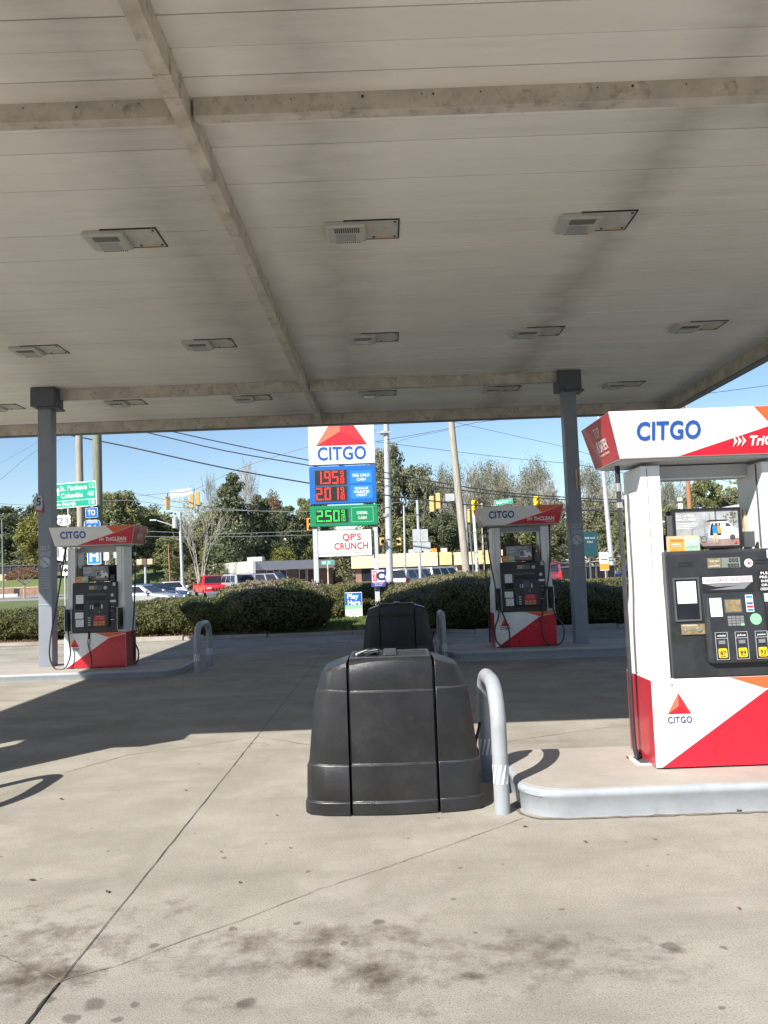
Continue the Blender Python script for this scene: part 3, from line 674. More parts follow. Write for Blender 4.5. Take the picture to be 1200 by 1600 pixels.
def service_bin(x, y, label, sc=1.0):
    t = thing('waste_bin', label, 'waste bin', (x, y, 0), group='black plastic windshield service bins')
    def pod(sgn):                                      # side lobes
        secs = []
        lv = [(0.0, .580, .285), (.012, .590, .292), (.085, .590, .292), (.090, .578, .281), (.098, .580, .283), (.314, .574, .280), (.318, .572, .278), (.322, .562, .270), (.334, .562, .271), (.56, .538, .268), (.70, .519, .262), (.790, .506, .256), (.794, .503, .253), (.798, .492, .243), (.812, .492, .244), (.905, .468, .232), (.925, .455, .215)]
        for z, xo, yo in lv:
            xi = .292; zi = z + (0 if z < .8 else (z - .8) * .42)
            q = [(xi, -yo - .02), (xi + (xo - xi) * .55, -yo), (xo - .03, -yo * .86), (xo, -yo * .72), (xo, yo * .72), (xo - .03, yo * .86), (xi + (xo - xi) * .55, yo), (xi, yo + .02)]
            secs.append([(sgn * px_, py_, z + (zi - z) * (1 - (px_ - xi) / (xo - xi))) for px_, py_ in q])
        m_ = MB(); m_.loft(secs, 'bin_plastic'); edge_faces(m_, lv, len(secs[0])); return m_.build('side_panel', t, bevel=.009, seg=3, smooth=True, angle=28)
    pod(-1); pod(1)
    m_ = MB(); secs = []
    lv = [(0.0, .318), (.012, .326), (.085, .326), (.090, .315), (.098, .317), (.314, .312), (.318, .309), (.322, .299), (.334, .300), (.56, .294), (.780, .288), (.784, .285), (.788, .276), (.803, .278), (.90, .282), (.955, .262), (.972, .24)]
    for z, yo in lv:
        q = []
        for k in range(9):
            u = -1 + k / 4.0; q.append((.278 * u, -yo + .022 * u * u, z + (.028 * (1 - u * u) if z > .85 else 0)))
        for k in range(9):
            u = 1 - k / 4.0; q.append((.278 * u, yo - .022 * u * u, z + (.028 * (1 - u * u) if z > .85 else 0)))
        secs.append(q)
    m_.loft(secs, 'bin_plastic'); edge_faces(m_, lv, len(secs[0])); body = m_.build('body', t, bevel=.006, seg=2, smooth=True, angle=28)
    m_ = MB(); m_.box(-.286, .286, -.235, .235, .02, .93, 'dark'); m_.build('inner_frame', t)
    # raised tray on top with two openings and a divider
    m_ = MB(); fr = Fr((0, 0, .985), (1, 0, 0), (0, 1, 0))
    m_.rect(fr, -.25, -.045, -.17, .17, .0, .012, 'dark'); m_.rect(fr, .045, .25, -.17, .17, .0, .012, 'dark'); m_.build('opening', t)
    m_ = MB(); m_.frame(fr, -.275, .275, -.195, .195, .025, -.03, .02, 'bin_plastic'); m_.rect(fr, -.045, .045, -.168, .168, -.03, .034, 'bin_plastic')
    m_.build('rim', t, bevel=.008, seg=2)
    # handle of the squeegee
    m_ = MB(); m_.tube([(.55, -.05, .34), (.565, -.06, .40), (.60, -.07, .52)], .011, 8, 'dark'); m_.box(.54, .575, -.12, .0, .29, .35, 'dark'); m_.build('squeegee_hook', t)
    t.scale = (sc, sc, sc)
    return t
b1 = service_bin(.005, 5.40, 'black moulded plastic waste bin standing in the sun, nearest the camera')
# crumpled paper towels and a hose in the left opening
m_ = MB(); rr = random.Random(3)
for i in range(14):
    m_.tube(smooth_path([(rr.uniform(-.2, -.08), rr.uniform(-.12, .1), .0), (rr.uniform(-.22, -.06), rr.uniform(-.1, .1), rr.uniform(.015, .032)), (rr.uniform(-.24, -.08), rr.uniform(-.12, .1), rr.uniform(.0, .02))], 4), .006, 6, 'bin_edge' if i else 'paper')
o = m_.build('rubbish'); o.location = (.005, 5.40, .998); tag(o, 'crumpled rubbish lying in the top of the near black bin', 'rubbish')
service_bin(.15, 12.75, 'black plastic waste bin in the shade directly behind the nearer one')

# small framed plate on the island
p = G(1010, 1188, .175); m_ = MB(); fr = Fr((p.x, p.y, .173), (1, 0, 0), (0, 1, 0))
m_.rect(fr, -.1, .13, -.12, .12, 0, .006, 'white_paint'); m_.rect(fr, -.07, .10, -.09, .09, .006, .010, 'darkgrey')
tag(m_.build('floor_plate'), 'small white-edged metal plate on the near island beside the pump', 'plate')
# ------------------------------------------------------------------ fuel dispensers
def citgo_text(mb, fr, x, y, h, w, m, d=.004): mb.text(fr, 'CITGO', x, y, h, m, d, .035, w=w)
def tri_polys(mb, fr, pts, d):
    pass
def make_dispenser(label, loc, hoses, number, tidy=False):
    t = thing('fuel_dispenser', label, 'fuel dispenser', loc, group='red and white fuel dispensers on the islands')
    # lower cabinet
    m_ = MB(); m_.box(-.53, .53, -.27, .27, .012, .60, 'white_paint')
    cab = m_.build('cabinet', t, bevel=.006)
    MB().box(-.50, .50, -.25, .25, 0, .011, 'dark').build('plinth', t)
    for sy in (-1, 1):
        m_ = MB(); fr = Fr((-.53 * -sy * -1 if False else (-.53 if sy < 0 else .53), sy * .27, .012), (-sy, 0, 0) if sy > 0 else (1, 0, 0), (0, 0, 1))
        W, H = 1.06, .588
        P = lambda u, v: (u * W, v * H)
        m_.poly(fr, [P(.035, 0.004), P(.997, .004), P(.997, .945), P(.735, .845)], .0, .003, 'red')
        m_.poly(fr, [P(.50, .997), P(.725, .858), P(.997, .962), P(.997, .997)], .0, .003, 'orange_red')
        m_.disc(fr, .10 * W + .03, .935 * H, .008, .0, .005, 'silver', 8)
        m_.build('panel_decal', cab)
        m_ = MB(); tri_logo(m_, fr, .175, .355, .16, .14, .001); m_.text(fr, 'CITGO', .175, .295, .042, 'navy', .004, .02, w=.165)
        m_.build('emblem', cab, normals=False)
    for sx in (-1, 1):
        m_ = MB(); m_.box(sx * .531 - .002, sx * .531 + .002, -.262, .262, .02, .592, 'red_side'); m_.build('side_decal', cab)
    # door seam on the sides
    # columns
    for sx in (-1, 1):
        m_ = MB(); secs = []
        for z, xo, xi, yy in ((.602, .525, .385, .245), (.80, .525, .385, .24), (.98, .52, .382, .225), (1.14, .505, .375, .20), (1.26, .50, .362, .195), (2.07, .495, .355, .195)):
            secs.append([(sx * xi, -yy, z), (sx * xo, -yy, z), (sx * xo, yy, z), (sx * xi, yy, z)])
        m_.loft(secs, 'white_paint'); c = m_.build('column', t, bevel=.008, seg=2, smooth=True, angle=30)
        m_ = MB(); m_.box(sx * .352 - .004, sx * .352 + .004, -.12, -.112, 1.47, 2.06, 'darkgrey'); m_.box(sx * .45 - .0015, sx * .45 + .0015, -.1975, -.194, 1.27, 2.05, 'darkgrey'); m_.build('seam', c)
        # nozzle boot
        for sy in (() if tidy else (-1, 1)):
            m_ = MB(); b0, b1 = sorted((sx * .40, sx * .505)); y0, y1 = sorted((sy * .246, sy * .285))
            m_.box(b0, b1, y0, y1, .64, 1.02, 'dark'); f = Fr((0, sy * .285, 0), (1, 0, 0) if sy < 0 else (-1, 0, 0), (0, 0, 1))
            xa, xb = (b0, b1) if sy < 0 else (-b1, -b0)
            m_.frame(f, xa - .012, xb + .012, .63, 1.03, .014, -.02, .012, 'grey_white'); m_.build('nozzle_boot', c, bevel=.003)
    m_ = MB(); m_.box(-.353, .353, .02, .15, 1.995, 2.085, 'grey_white'); m_.box(-.353, .353, .01, .16, 1.985, 1.997, 'white_paint'); m_.build('cross_bar', t)
    # crown
    TZ, BZ = 2.43, 2.11; tx, ty, bx, by = .745, .37, .665, .31
    V = [(-bx, -by, BZ), (bx, -by, BZ), (bx, by, BZ), (-bx, by, BZ), (-tx, -ty, TZ), (tx, -ty, TZ), (tx, ty, TZ), (-tx, ty, TZ)]
    m_ = MB(); m_.hexa(V, 'white_paint'); cr = m_.build('crown', t, bevel=.005)
    for sy in (-1, 1):
        a = [Vector(V[i]) for i in ((0, 1, 5, 4) if sy < 0 else (2, 3, 7, 6))]
        n = (a[1] - a[0]).cross(a[3] - a[0]).normalized()
        B = lambda u, v, d=.002: (a[0] * (1 - u) * (1 - v) + a[1] * u * (1 - v) + a[2] * u * v + a[3] * (1 - u) * v) + n * d
        def bp(mb, uv, m, d=.002): mb.add([B(u, v, d) for u, v in uv], [tuple(range(len(uv)))], m)
        m_ = MB(); bp(m_, [(.30, .01), (.995, .01), (.995, .97), (.765, .60)], 'red'); bp(m_, [(.665, .995), (.755, .61), (.995, .985), (.995, .995)], 'orange_red')
        m_.build('crown_decal', cr, normals=False)
        f = Fr((a[0] + a[1]) / 2, a[1] - a[0], (a[3] + a[2] - a[0] - a[1]))
        m_ = MB(); m_.text(f, 'CITGO', -.335, .125, .118, 'blue_letter', .005, .03, w=.44)
        m_.build('crown_lettering', cr, normals=False); m_ = MB()
        for i in range(3):
            x = .115 + i * .03; m_.poly(f, [(x - .008, .055), (x + .022, .092), (x - .008, .129), (x + .002, .092)], .004, .006, 'white_sign')
        m_.text(f, 'TriCLEAN', .395, .062, .062, 'white_sign', .005, .04, w=.36, slant=.2); m_.text(f, 'GASOLINE', .50, .03, .018, 'white_sign', .005, .02, w=.16)
        m_.build('slogan_lettering', cr, normals=False)
    for sx in (-1, 1):
        a = [Vector(V[i]) for i in ((3, 0, 4, 7) if sx < 0 else (1, 2, 6, 5))]
        n = (a[1] - a[0]).cross(a[3] - a[0]).normalized()
        m_ = MB(); q = [(.01, .01), (.99, .01), (.99, .99), (.01, .99)]
        m_.add([(a[0] * (1 - u) * (1 - v) + a[1] * u * (1 - v) + a[2] * u * v + a[3] * (1 - u) * v) + n * .002 for u, v in q], [(0, 1, 2, 3)], 'red_side'); m_.build('end_decal', cr, normals=False)
        f = Fr((a[0] + a[1]) / 2, a[1] - a[0], (a[3] + a[2] - a[0] - a[1])); m_ = MB()
        m_.text(f, 'TOP', -.005, .205, .075, 'white_sign', .006, -.005, w=.13); m_.text(f, 'TIER', .085, .105, .075, 'white_sign', .006, .015, w=.15)
        m_.disc(f, -.075, .14, .034, .004, .006, 'white_sign', 16, .042); m_.disc(f, -.02, .14, .034, .0042, .0062, 'white_sign', 16, .042)
        m_.ring(f, -.075, .14, .024, .005, .0065, .008, 'red_side', 12, .03); m_.ring(f, -.02, .14, .024, .005, .0065, .008, 'red_side', 12, .03)
        m_.text(f, 'Detergent Gasoline', .03, .07, .02, 'white_sign', .006, .012, w=.25); m_.build('end_lettering', cr, normals=False)
    m_ = MB(); m_.box(-.64, .64, -.27, .27, 2.095, 2.108, 'grey_white'); m_.build('crown_underside', t)
    # electronics head
    for sy in (-1, 1):
        m_ = MB(); pr = [(0.0, .604), (.275, .604), (.275, 1.05), (.262, 1.44), (.245, 1.462), (0, 1.462)]
        m_.loft([[(-.383, sy * y, z) for y, z in pr], [(.383, sy * y, z) for y, z in pr]], 'bezel_black'); hd = m_.build('head_bezel', t, bevel=.008)
        f = Fr((0, sy * .276, 0), (1, 0, 0) if sy < 0 else (-1, 0, 0), (0, 0, 1))
        # tilted slightly: follow the bezel
        o0 = Vector((0, sy * .2765, 1.05)); up = Vector((0, sy * (.262 - .275), .39)).normalized()
        f = Fr(o0, (1, 0, 0) if sy < 0 else (-1, 0, 0), up)
        z = lambda h: h - 1.05
        m_ = MB(); m_.rect(f, -.10, .13, z(1.335), z(1.41), -.01, .002, 'darkgrey'); m_.rect(f, -.0, .125, z(1.34), z(1.405), -.01, .0035, 'lcd')
        m_.rect(f, -.095, -.005, z(1.34), z(1.405), -.01, .0035, 'brass')
        for i in range(3): seg7(m_, f, '0', .05 + i * .023, z(1.378), .015, .022, .003, .004, 'dark')
        for i in range(4): seg7(m_, f, '0', .04 + i * .02, z(1.345), .013, .02, .0028, .004, 'dark')
        m_.text(f, 'THIS SALE', -.05, z(1.38), .012, 'white_sign', .005, w=.07); m_.text(f, 'GALLONS', -.05, z(1.348), .012, 'white_sign', .005, w=.07)
        m_.build('price_display', hd, normals=False)
        for xa_, xb_ in ((-.30, -.20), (.22, .30)):
            m_ = MB()
            for k in (-.26, -.24): m_.rect(f, xa_, xb_, z(1.62 + k), z(1.625 + k), -.002, .002, 'dark')
            m_.build('speaker_slot', hd)
        m_ = MB(); m_.disc(f, .185, z(1.365), .029, 0, .002, 'white_sign', 20); m_.ring(f, .185, z(1.365), .022, .004, .002, .003, 'red_side', 20); m_.disc(f, .185, z(1.365), .009, .002, .003, 'red_side', 12); m_.build('round_sticker', hd)
        m_ = MB(); m_.rect(f, .315, .36, z(1.395), z(1.45), 0, .002, 'paper'); m_.text(f, number, .337, z(1.407), .03, 'dark', .003, .02); m_.build('number_sticker', hd, normals=False)
        # left service door with papers
        m_ = MB(); m_.frame(f, -.345, -.165, z(.985), z(1.28), .012, -.004, .006, 'darkgrey'); m_.rect(f, -.333, -.177, z(.997), z(1.268), -.004, .002, 'dark_glass'); m_.build('side_window', hd)
        m_ = MB(); m_.rect(f, -.32, -.19, z(1.105), z(1.255), .003, .005, 'paper')
        if not tidy: m_.rect(f, -.335, -.19, z(.85), z(.955), .001, .003, 'paper'); m_.rect(f, -.32, -.185, z(.71), z(.835), .001, .003, 'paper')
        if not tidy:
            for i in range(5): m_.rect(f, -.315, -.215, z(.815 - i * .02), z(.818 - i * .02), .003, .0036, 'darkgrey')
        m_.text(f, '1.   2.', -.25, z(1.225), .01, 'darkgrey', .006, w=.06); m_.build('paper_notice', hd, normals=False)
        if tidy:
            m_ = MB(); m_.rect(f, -.31, -.15, z(.895), z(.965), 0, .003, 'brass'); m_.disc(f, -.19, z(.93), .016, .003, .012, 'silver', 14); m_.disc(f, -.285, z(.925), .010, .003, .008, 'silver', 10); m_.rect(f, -.27, -.20, z(.927), z(.933), .003, .006, 'silver'); m_.text(f, 'ATTENTION', -.25, z(.951), .011, 'white_sign', .004, w=.1); m_.build('lock_plate', hd, normals=False)
        # slogan strip in the recess
        m_ = MB(); m_.rect(f, -.145, .205, z(1.17), z(1.285), -.002, .001, 'dark'); m_.rect(f, -.14, .2, z(1.235), z(1.278), .001, .003, 'white_sign' if tidy else 'darkgrey')
        if tidy: m_.text(f, 'YOU SAVE. WE GIVE.', .03, z(1.243), .026, 'red_side', .004, .01, w=.31, slant=.2); m_.poly(f, [(-.1, z(1.19)), (.14, z(1.19)), (.19, z(1.232)), (-.135, z(1.232)), (-.05, z(1.21)), (.1, z(1.214))], .001, .003, 'silver')
        m_.build('slogan_strip', hd, normals=False)
        # protruding centre module
        pr = [(.0, .69), (.028, .70), (.034, .73), (.030, .90), (.012, 1.165), (.0, 1.17)]
        secs = []
        for x, k in ((-.150, .55), (-.12, 1), (.24, 1), (.268, .55)):
            secs.append([f.p(x, z(h) + (0 if h > .75 else (1 - k) * .03), d * k) for d, h in pr])
        m_ = MB(); m_.loft(secs, 'bezel_black'); mo = m_.build('keypad_module', hd, bevel=.004)
        g0 = f.p(0, z(.90), .0305); gu = (f.p(0, z(1.165), .0125) - g0).normalized(); g = Fr(g0, f.r, gu); q = lambda h: h - .90
        m_ = MB(); m_.rect(g, -.013, .105, q(1.03), q(1.125), 0, .003, 'darkgrey'); m_.rect(g, -.005, .098, q(1.04), q(1.118), .0, .004, 'brass' if tidy else 'dark_glass'); m_.build('screen', mo)
        m_ = MB()
        for i in range(4):
            for j in range(4): m_.rect(g, .0 + i * .028, .024 + i * .028, q(.945 + j * .017), q(.959 + j * .017), 0, .004, 'green_stick' if (i == 3 and j == 0) else ('silver' if tidy else 'darkgrey'))
        m_.build('keypad', mo)
        m_ = MB()
        if tidy:
            m_.rect(g, -.11, -.03, q(1.01), q(1.135), 0, .002, 'paper'); m_.build('sticker', mo); m_ = MB(); m_.rect(g, .135, .185, q(1.035), q(1.15), 0, .002, 'white_sign')
            for i in range(5): m_.rect(g, .139, .181, q(1.04 + i * .022), q(1.056 + i * .022), .002, .003, ('blue_light', 'red_side', 'blue_panel', 'tan', 'blue_light')[i])
            m_.build('sticker', mo); m_ = MB(); m_.disc(g, .19, q(.985), .038, 0, .003, 'green_stick', 24)
        else:
            m_.rect(g, -.03, -.012, q(1.01), q(1.075), 0, .002, 'paper'); m_.build('sticker', mo); m_ = MB(); m_.rect(g, .125, .145, q(1.01), q(1.08), 0, .002, 'paper'); m_.build('sticker', mo); m_ = MB(); m_.rect(g, -.07, -.055, q(1.01), q(1.08), 0, .002, 'pale_ink')
        m_.build('sticker', mo)
        # grade selectors
        g2o = f.p(0, z(.735), .0345); g2 = Fr(g2o, f.r, (f.p(0, z(.90), .0305) - g2o).normalized()); q = lambda h: h - .735
        if tidy:
            for i, (gr, nm) in enumerate((('87', 'unleaded'), ('89', 'plus'), ('93', 'premium'))):
                x = -.055 + i * .135; m_ = MB(); m_.frame(g2, x - .042, x + .042, q(.722), q(.905), .0025, -.004, .0015, 'pale_ink'); m_.rect(g2, x - .04, x + .04, q(.862), q(.865), -.003, .0015, 'pale_ink')
                m_.rect(g2, x - .022, x + .022, q(.826), q(.85), -.004, .003, 'silver'); m_.text(g2, nm, x, q(.877), .012, 'white_sign', .003, .02, w=.055)
                m_.loft([[g2.p(a, b, dd) for a, b, _ in rrect(x - .028, x + .028, q(.735), q(.797), .008, 0, 3)] for dd in (0, .004)], 'yellow')
                m_.text(g2, gr, x, q(.752), .027, 'dark', .005, .03); m_.rect(g2, x - .02, x + .02, q(.741), q(.746), .004, .005, 'dark')
                m_.build('grade_button', mo, normals=False)
        else:
            m_ = MB(); m_.rect(g2, -.0, .20, q(.81), q(.895), -.002, .002, 'red'); m_.rect(g2, .0, .2, q(.715), q(.81), -.002, .002, 'red_side')
            m_.text(g2, 'CREDIT', .10, q(.862), .02, 'tan', .003, .01, w=.14); m_.text(g2, 'CASH PRICE', .10, q(.832), .016, 'tan', .003, .01, w=.15); m_.build('price_card', mo, normals=False)
            for i, gr in enumerate(('87', '89', '93')):
                x = .032 + i * .066; m_ = MB(); m_.rect(g2, x - .025, x + .025, q(.73), q(.79), .002, .005, 'amber'); m_.text(g2, gr, x, q(.745), .024, 'dark', .006, .03, w=.034); m_.build('grade_button', mo, normals=False)
            m_ = MB()
            for i in range(4): m_.rect(g2, -.1, -.055, q(.73 + i * .04), q(.748 + i * .04), -.001, .002, 'mint' if i % 2 else 'pale_ink')
            m_.build('side_button', mo)
        # right side: notice, card reader, receipt slot
        m_ = MB()
        if tidy:
            m_.rect(f, .238, .375, z(1.16), z(1.31), 0, .002, 'dark')
            for i, s in enumerate(('PLEASE', 'PRE-PAY', 'INSIDE', 'OR USE', 'CREDIT CARD')): m_.text(f, s, .31, z(1.285 - i * .027), .016, 'white_sign', .003, .02, w=min(.12, .017 * len(s)))
            m_.rect(f, .238, .375, z(1.10), z(1.155), 0, .002, 'paper'); m_.text(f, 'THANK YOU', .306, z(1.13), .012, 'darkgrey', .003, w=.09); m_.text(f, 'NO DRIVE OFFS', .306, z(1.11), .011, 'darkgrey', .003, w=.1)
        else:
            m_.disc(f, .305, z(1.235), .027, 0, .002, 'paper', 18); m_.ring(f, .305, z(1.235), .018, .003, .002, .003, 'darkgrey', 14); m_.rect(f, .26, .365, z(1.115), z(1.15), 0, .002, 'paper')
        m_.build('pay_notice', hd, normals=False)
        m_ = MB(); m_.rect(f, .27, .36, z(.93), z(1.06), -.002, .004, 'dark'); m_.rect(f, .283, .347, z(.945), z(.985), .004, .018, 'darkgrey'); m_.disc(f, .30, z(1.035), .008, .004, .008, 'silver', 8); m_.disc(f, .33, z(1.035), .008, .004, .008, 'silver', 8)
        m_.rect(f, .275, .355, z(.79), z(.845), -.002, .003, 'dark'); m_.rect(f, .28, .35, z(.812), z(.822), .003, .006, 'silver'); m_.build('card_reader', hd)
    # topper poster on the head
    for sy in (-1, 1):
        t0 = thing_child = None
        f = Fr((0, sy * .13, 1.475), (1, 0, 0) if sy < 0 else (-1, 0, 0), (0, sy * -.02 * -1, 1))
        x0, x1, y0, y1 = -.27, .21, 0, .285
        m_ = MB(); m_.rect(f, x0, x1, y0, y1, -.03, .0, 'dark'); m_.frame(f, x0, x1, y0, y1, .017, 0, .012, 'dark')
        m_.rect(f, x0 - .04, x0, .08, .24, -.03, .005, 'darkgrey')
        tp = m_.build('poster_frame', t, bevel=.002)
        m_ = MB(); m_.rect(f, x0 + .017, x1 - .017, .017, y1 - .017, 0, .002, 'poster_sky')
        m_.poly(f, [(x0 + .017, .017), (x1 - .017, .017), (x1 - .017, .07), (x0 + .24, .055), (x0 + .017, .05)], .002, .0025, 'poster_ground')
        m_.poly(f, [(x0 + .03, .05), (x0 + .24, .06), (x0 + .25, .11), (x0 + .2, .085), (x0 + .13, .10), (x0 + .06, .075)], .0022, .0027, 'poster_mist')
        for x, w_, y2, mm in ((.03, .012, .268, 'poster_tree'), (-.01, .006, .25, 'poster_mist'), (.155, .008, .268, 'poster_tree'), (-.05, .008, .2, 'poster_mist'), (-.14, .01, .2, 'poster_mist')): m_.rect(f, x, x + w_, .06, y2, .0026, .003, mm)
        rp = random.Random(4)
        for i in range(26): x = rp.uniform(.09, .18); yb = rp.uniform(.17, .255); m_.disc(f, x, yb, rp.uniform(.004, .011), .0028, .0031 + i * .00001, 'poster_tree', 6)
        # car with an open tailgate, two seated figures, a bicycle (as printed)
        m_.poly(f, [(-.02, .075), (-.015, .13), (.0, .185), (.12, .188), (.175, .135), (.19, .13), (.19, .07), (.06, .065)], .0032, .0036, 'white_sign')
        m_.poly(f, [(-.012, .09), (-.005, .15), (.005, .178), (.065, .178), (.07, .09)], .0036, .004, 'dark'); m_.poly(f, [(-.04, .19), (-.01, .2), (.12, .2), (.115, .192)], .0036, .004, 'dark')
        m_.poly(f, [(.10, .15), (.105, .178), (.125, .175), (.145, .15)], .0036, .004, 'darkgrey'); m_.disc(f, .148, .075, .02, .0036, .004, 'darkgrey', 14)
        m_.poly(f, [(.01, .10), (.008, .15), (.02, .165), (.038, .16), (.042, .10)], .0042, .0046, 'blue_light'); m_.disc(f, .022, .172, .009, .0042, .0046, 'tan', 10)
        m_.poly(f, [(.012, .04), (.012, .105), (.04, .105), (.042, .04), (.032, .04), (.028, .085), (.022, .04)], .0048, .005, 'tan')
        m_.poly(f, [(.045, .105), (.042, .155), (.062, .16), (.075, .105)], .0042, .0046, 'orange'); m_.disc(f, .05, .168, .008, .0042, .0046, 'tan', 10)
        for x in (-.115, -.055): m_.ring(f, x, .065, .022, .003, .0036, .004, 'dark', 16)
        m_.poly(f, [(-.115, .063), (-.09, .1), (-.055, .063), (-.058, .063), (-.09, .094), (-.11, .063)], .0036, .004, 'dark')
        tri_logo(m_, f, .168, .03, .026, .026, .0052)
        m_.text(f, 'FILL UP FOR', -.243, .225, .017, 'white_sign', .0045, .02, 'LEFT', w=.125); m_.text(f, "WHAT'S NEXT", -.243, .2, .017, 'white_sign', .0045, .02, 'LEFT', w=.14)
        for i, wv in enumerate((.13, .15, .14, .11)): m_.rect(f, -.243, -.243 + wv, .18 - i * .012, .184 - i * .012, .003, .0036, 'white_sign')
        m_.build('poster', tp, normals=False)
        m_ = MB(); m_.rect(f, -.34, -.125, -.012, .095, .055, .10, 'tan'); m_.rect(f, -.336, -.232, -.008, .075, .10, .102, 'orange'); m_.rect(f, -.232, -.13, -.008, .075, .10, .102, 'mint')
        m_.text(f, 'Club Rewards', -.284, .06, .010, 'red_side', .1035, .01, w=.085); m_.rect(f, -.325, -.26, .035, .042, .102, .103, 'white_sign'); m_.rect(f, -.32, -.25, .02, .026, .102, .103, 'tan')
        m_.text(f, 'SAVE UP', -.18, .05, .013, 'white_sign', .1035, .01, w=.06)
        for i in range(6): m_.ring(f, -.218 + i * .015, .012 + .006 * (i % 2), .008, .002, .102, .1025, 'darkgrey', 8)
        m_.build('leaflet_box', t, normals=False)
        m_ = MB(); m_.rect(f, x1 + .02, x1 + .09, 0, .11, -.02, .01, 'darkgrey'); m_.build('bracket', t); m_ = MB(); m_.rect(f, -.355, -.335, .07, .28, -.06, -.03, 'tan'); m_.build('bracket', t)
    # hoses and nozzles
    for k, (pts, rad) in enumerate(hoses):
        m_ = MB(); m_.tube(smooth_path(pts, 7), rad, 10, 'hose'); h = m_.build('hose', t, smooth=True)
        a = Vector(pts[0]); m_ = MB(); m_.cyl(a + Vector((0, 0, .03)), a - Vector((0, 0, .10)), .018, m='dark'); m_.cyl(a - Vector((0, 0, .10)), a - Vector((0, 0, .16)), .022, m='silver'); m_.cyl(a - Vector((0, 0, .16)), a - Vector((0, 0, .24)), rad * 1.08, m='hose'); m_.cyl(a - Vector((0, 0, .24)), a - Vector((0, 0, .28)), .022, m='silver'); m_.build('swivel', h)
    for sx in (-1, 1):
        for sy in (() if tidy else (-1, 1)):
            nz = MB(); x = sx * .452; y = sy * .30
            nz.tube([(x, y - sy * .005, .70), (x, y + sy * .015, .80), (x, y + sy * .01, .90), (x, y - sy * .02, .97)], [.018, .022, .02, .012], 8, 'rubber')
            nz.tube([(x, y + sy * .02, .72), (x, y + sy * .055, .78), (x, y + sy * .05, .88), (x, y + sy * .01, .92)], .006, 6, 'rubber')
            nz.box(x - .018, x + .018, y - .02, y + .02, .83, .90, 'rubber'); nz.build('nozzle', t, bevel=.003)
    return t
mat('poster_sky', (0.36, 0.375, 0.39), 0.35, var=0.25, scale=9)
mat('poster_mist', (0.24, 0.25, 0.26), 0.35, var=0.2, scale=14)
mat('poster_tree', (0.15, 0.14, 0.12), 0.35, var=0.4, scale=30)
mat('poster_ground', (0.30, 0.22, 0.20), 0.35, var=0.3, scale=14)
XR, YN = 2.30, 5.55
near_h = [([(s * .60, -.02, 2.07), (s * .60, -.02, 1.7), (s * .60, -.03, 1.2), (s * .60, -.03, .6), (s * .598, -.03, .16), (s * .585, -.03, .04), (s * .56, .02, .02), (s * .545, .10, .04)], .016) for s in (-1, 1)]
make_dispenser('large red and white fuel pump close by at the right edge, lit by the sun', (XR, YN, .172), near_h, '4', True)
far_h = [([(-.585, -.12, 2.07), (-.56, -.2, 1.6), (-.50, -.28, 1.1), (-.45, -.33, .72), (-.38, -.34, .55), (-.30, -.33, .3), (-.30, -.33, .12), (-.36, -.34, .035), (-.44, -.35, .03), (-.53, -.34, .15), (-.535, -.33, .35), (-.47, -.32, .52), (-.45, -.31, .70)], .013),
         ([(-.60, .1, 2.07), (-.60, .1, 1.4), (-.585, .1, .8), (-.57, .12, .3), (-.565, .2, .05), (-.56, .24, .3), (-.55, .25, .7)], .013),
         ([(.53, -.12, 2.07), (.50, -.2, 1.6), (.43, -.28, 1.15), (.36, -.31, .9), (.30, -.32, .62), (.27, -.33, .3), (.32, -.34, .08), (.45, -.35, .02), (.58, -.35, .06), (.64, -.34, .2), (.62, -.33, .38), (.53, -.32, .5), (.46, -.31, .70)], .013)]
make_dispenser('fuel pump in the canopy shade beside the right-hand column, far side of the drive', (XR + .02, 13.35, .172), far_h, '3').scale = (.98, .98, .98)
left_h = [([(-.56, -.12, 2.07), (-.60, -.2, 1.6), (-.66, -.26, 1.1), (-.74, -.30, .6), (-.76, -.32, .25), (-.68, -.33, .04), (-.55, -.34, .015), (-.46, -.34, .06), (-.40, -.33, .25), (-.42, -.32, .45), (-.45, -.31, .70)], .013),
          ([(.60, .05, 2.07), (.60, .05, 1.5), (.585, .0, .9), (.58, -.05, .6), (.62, -.1, .42), (.70, -.14, .25), (.68, -.12, .08), (.60, -.05, .03), (.55, .1, .1), (.545, .15, .5)], .013),
          ([(-.10, -.272, .60), (-.12, -.285, .45), (-.09, -.29, .30), (-.06, -.285, .12), (-.07, -.275, .0)], .006)]
pD = G(155, 1041, .125)
make_dispenser('fuel pump on the far left island under the green mileage sign, next to a column', (pD.x + .02, 12.98, .123), left_h, '5').scale = (.957, .957, .957)
make_dispenser('fuel pump on the near left island, beyond the left edge of the view', (-4.85, 5.5, .172), left_h[:2], '2')

# ------------------------------------------------------------------ price sign
YS = 24.0
def q2(px, py, Y=YS): v = at(px, py, Y); return v.x, v.z
t = thing('price_sign', 'tall roadside fuel price sign with red triangle emblem and red and green digits', 'sign', (0, YS, 0))
xl = q2(484, 728)[0]; xr = q2(586, 725)[0]; cxm = (xl + xr) / 2; Wd = 1.03
def zz(py): return q2(535, py)[1]
f = Fr((cxm, -.15, 0), (1, 0, 0), (0, 0, 1))
for x in (cxm - Wd + .115, cxm + Wd - .07):
    m_ = MB(); m_.box(x - .075, x + .075, -.075, .075, -.2, zz(822), 'grey_white'); m_.build('pole', t, bevel=.01)
m_ = MB(); m_.box(cxm - Wd - .12, cxm - Wd + .33, -.2, .2, -.2, zz(926) , 'white_paint'); m_.build('meter_box', t)
def panel(y0, y1, m, hw=Wd, nm='panel'):
    p_ = MB(); p_.box(cxm - hw, cxm + hw, -.15, .15, y0, y1, m); return p_.build(nm, t, bevel=.01)
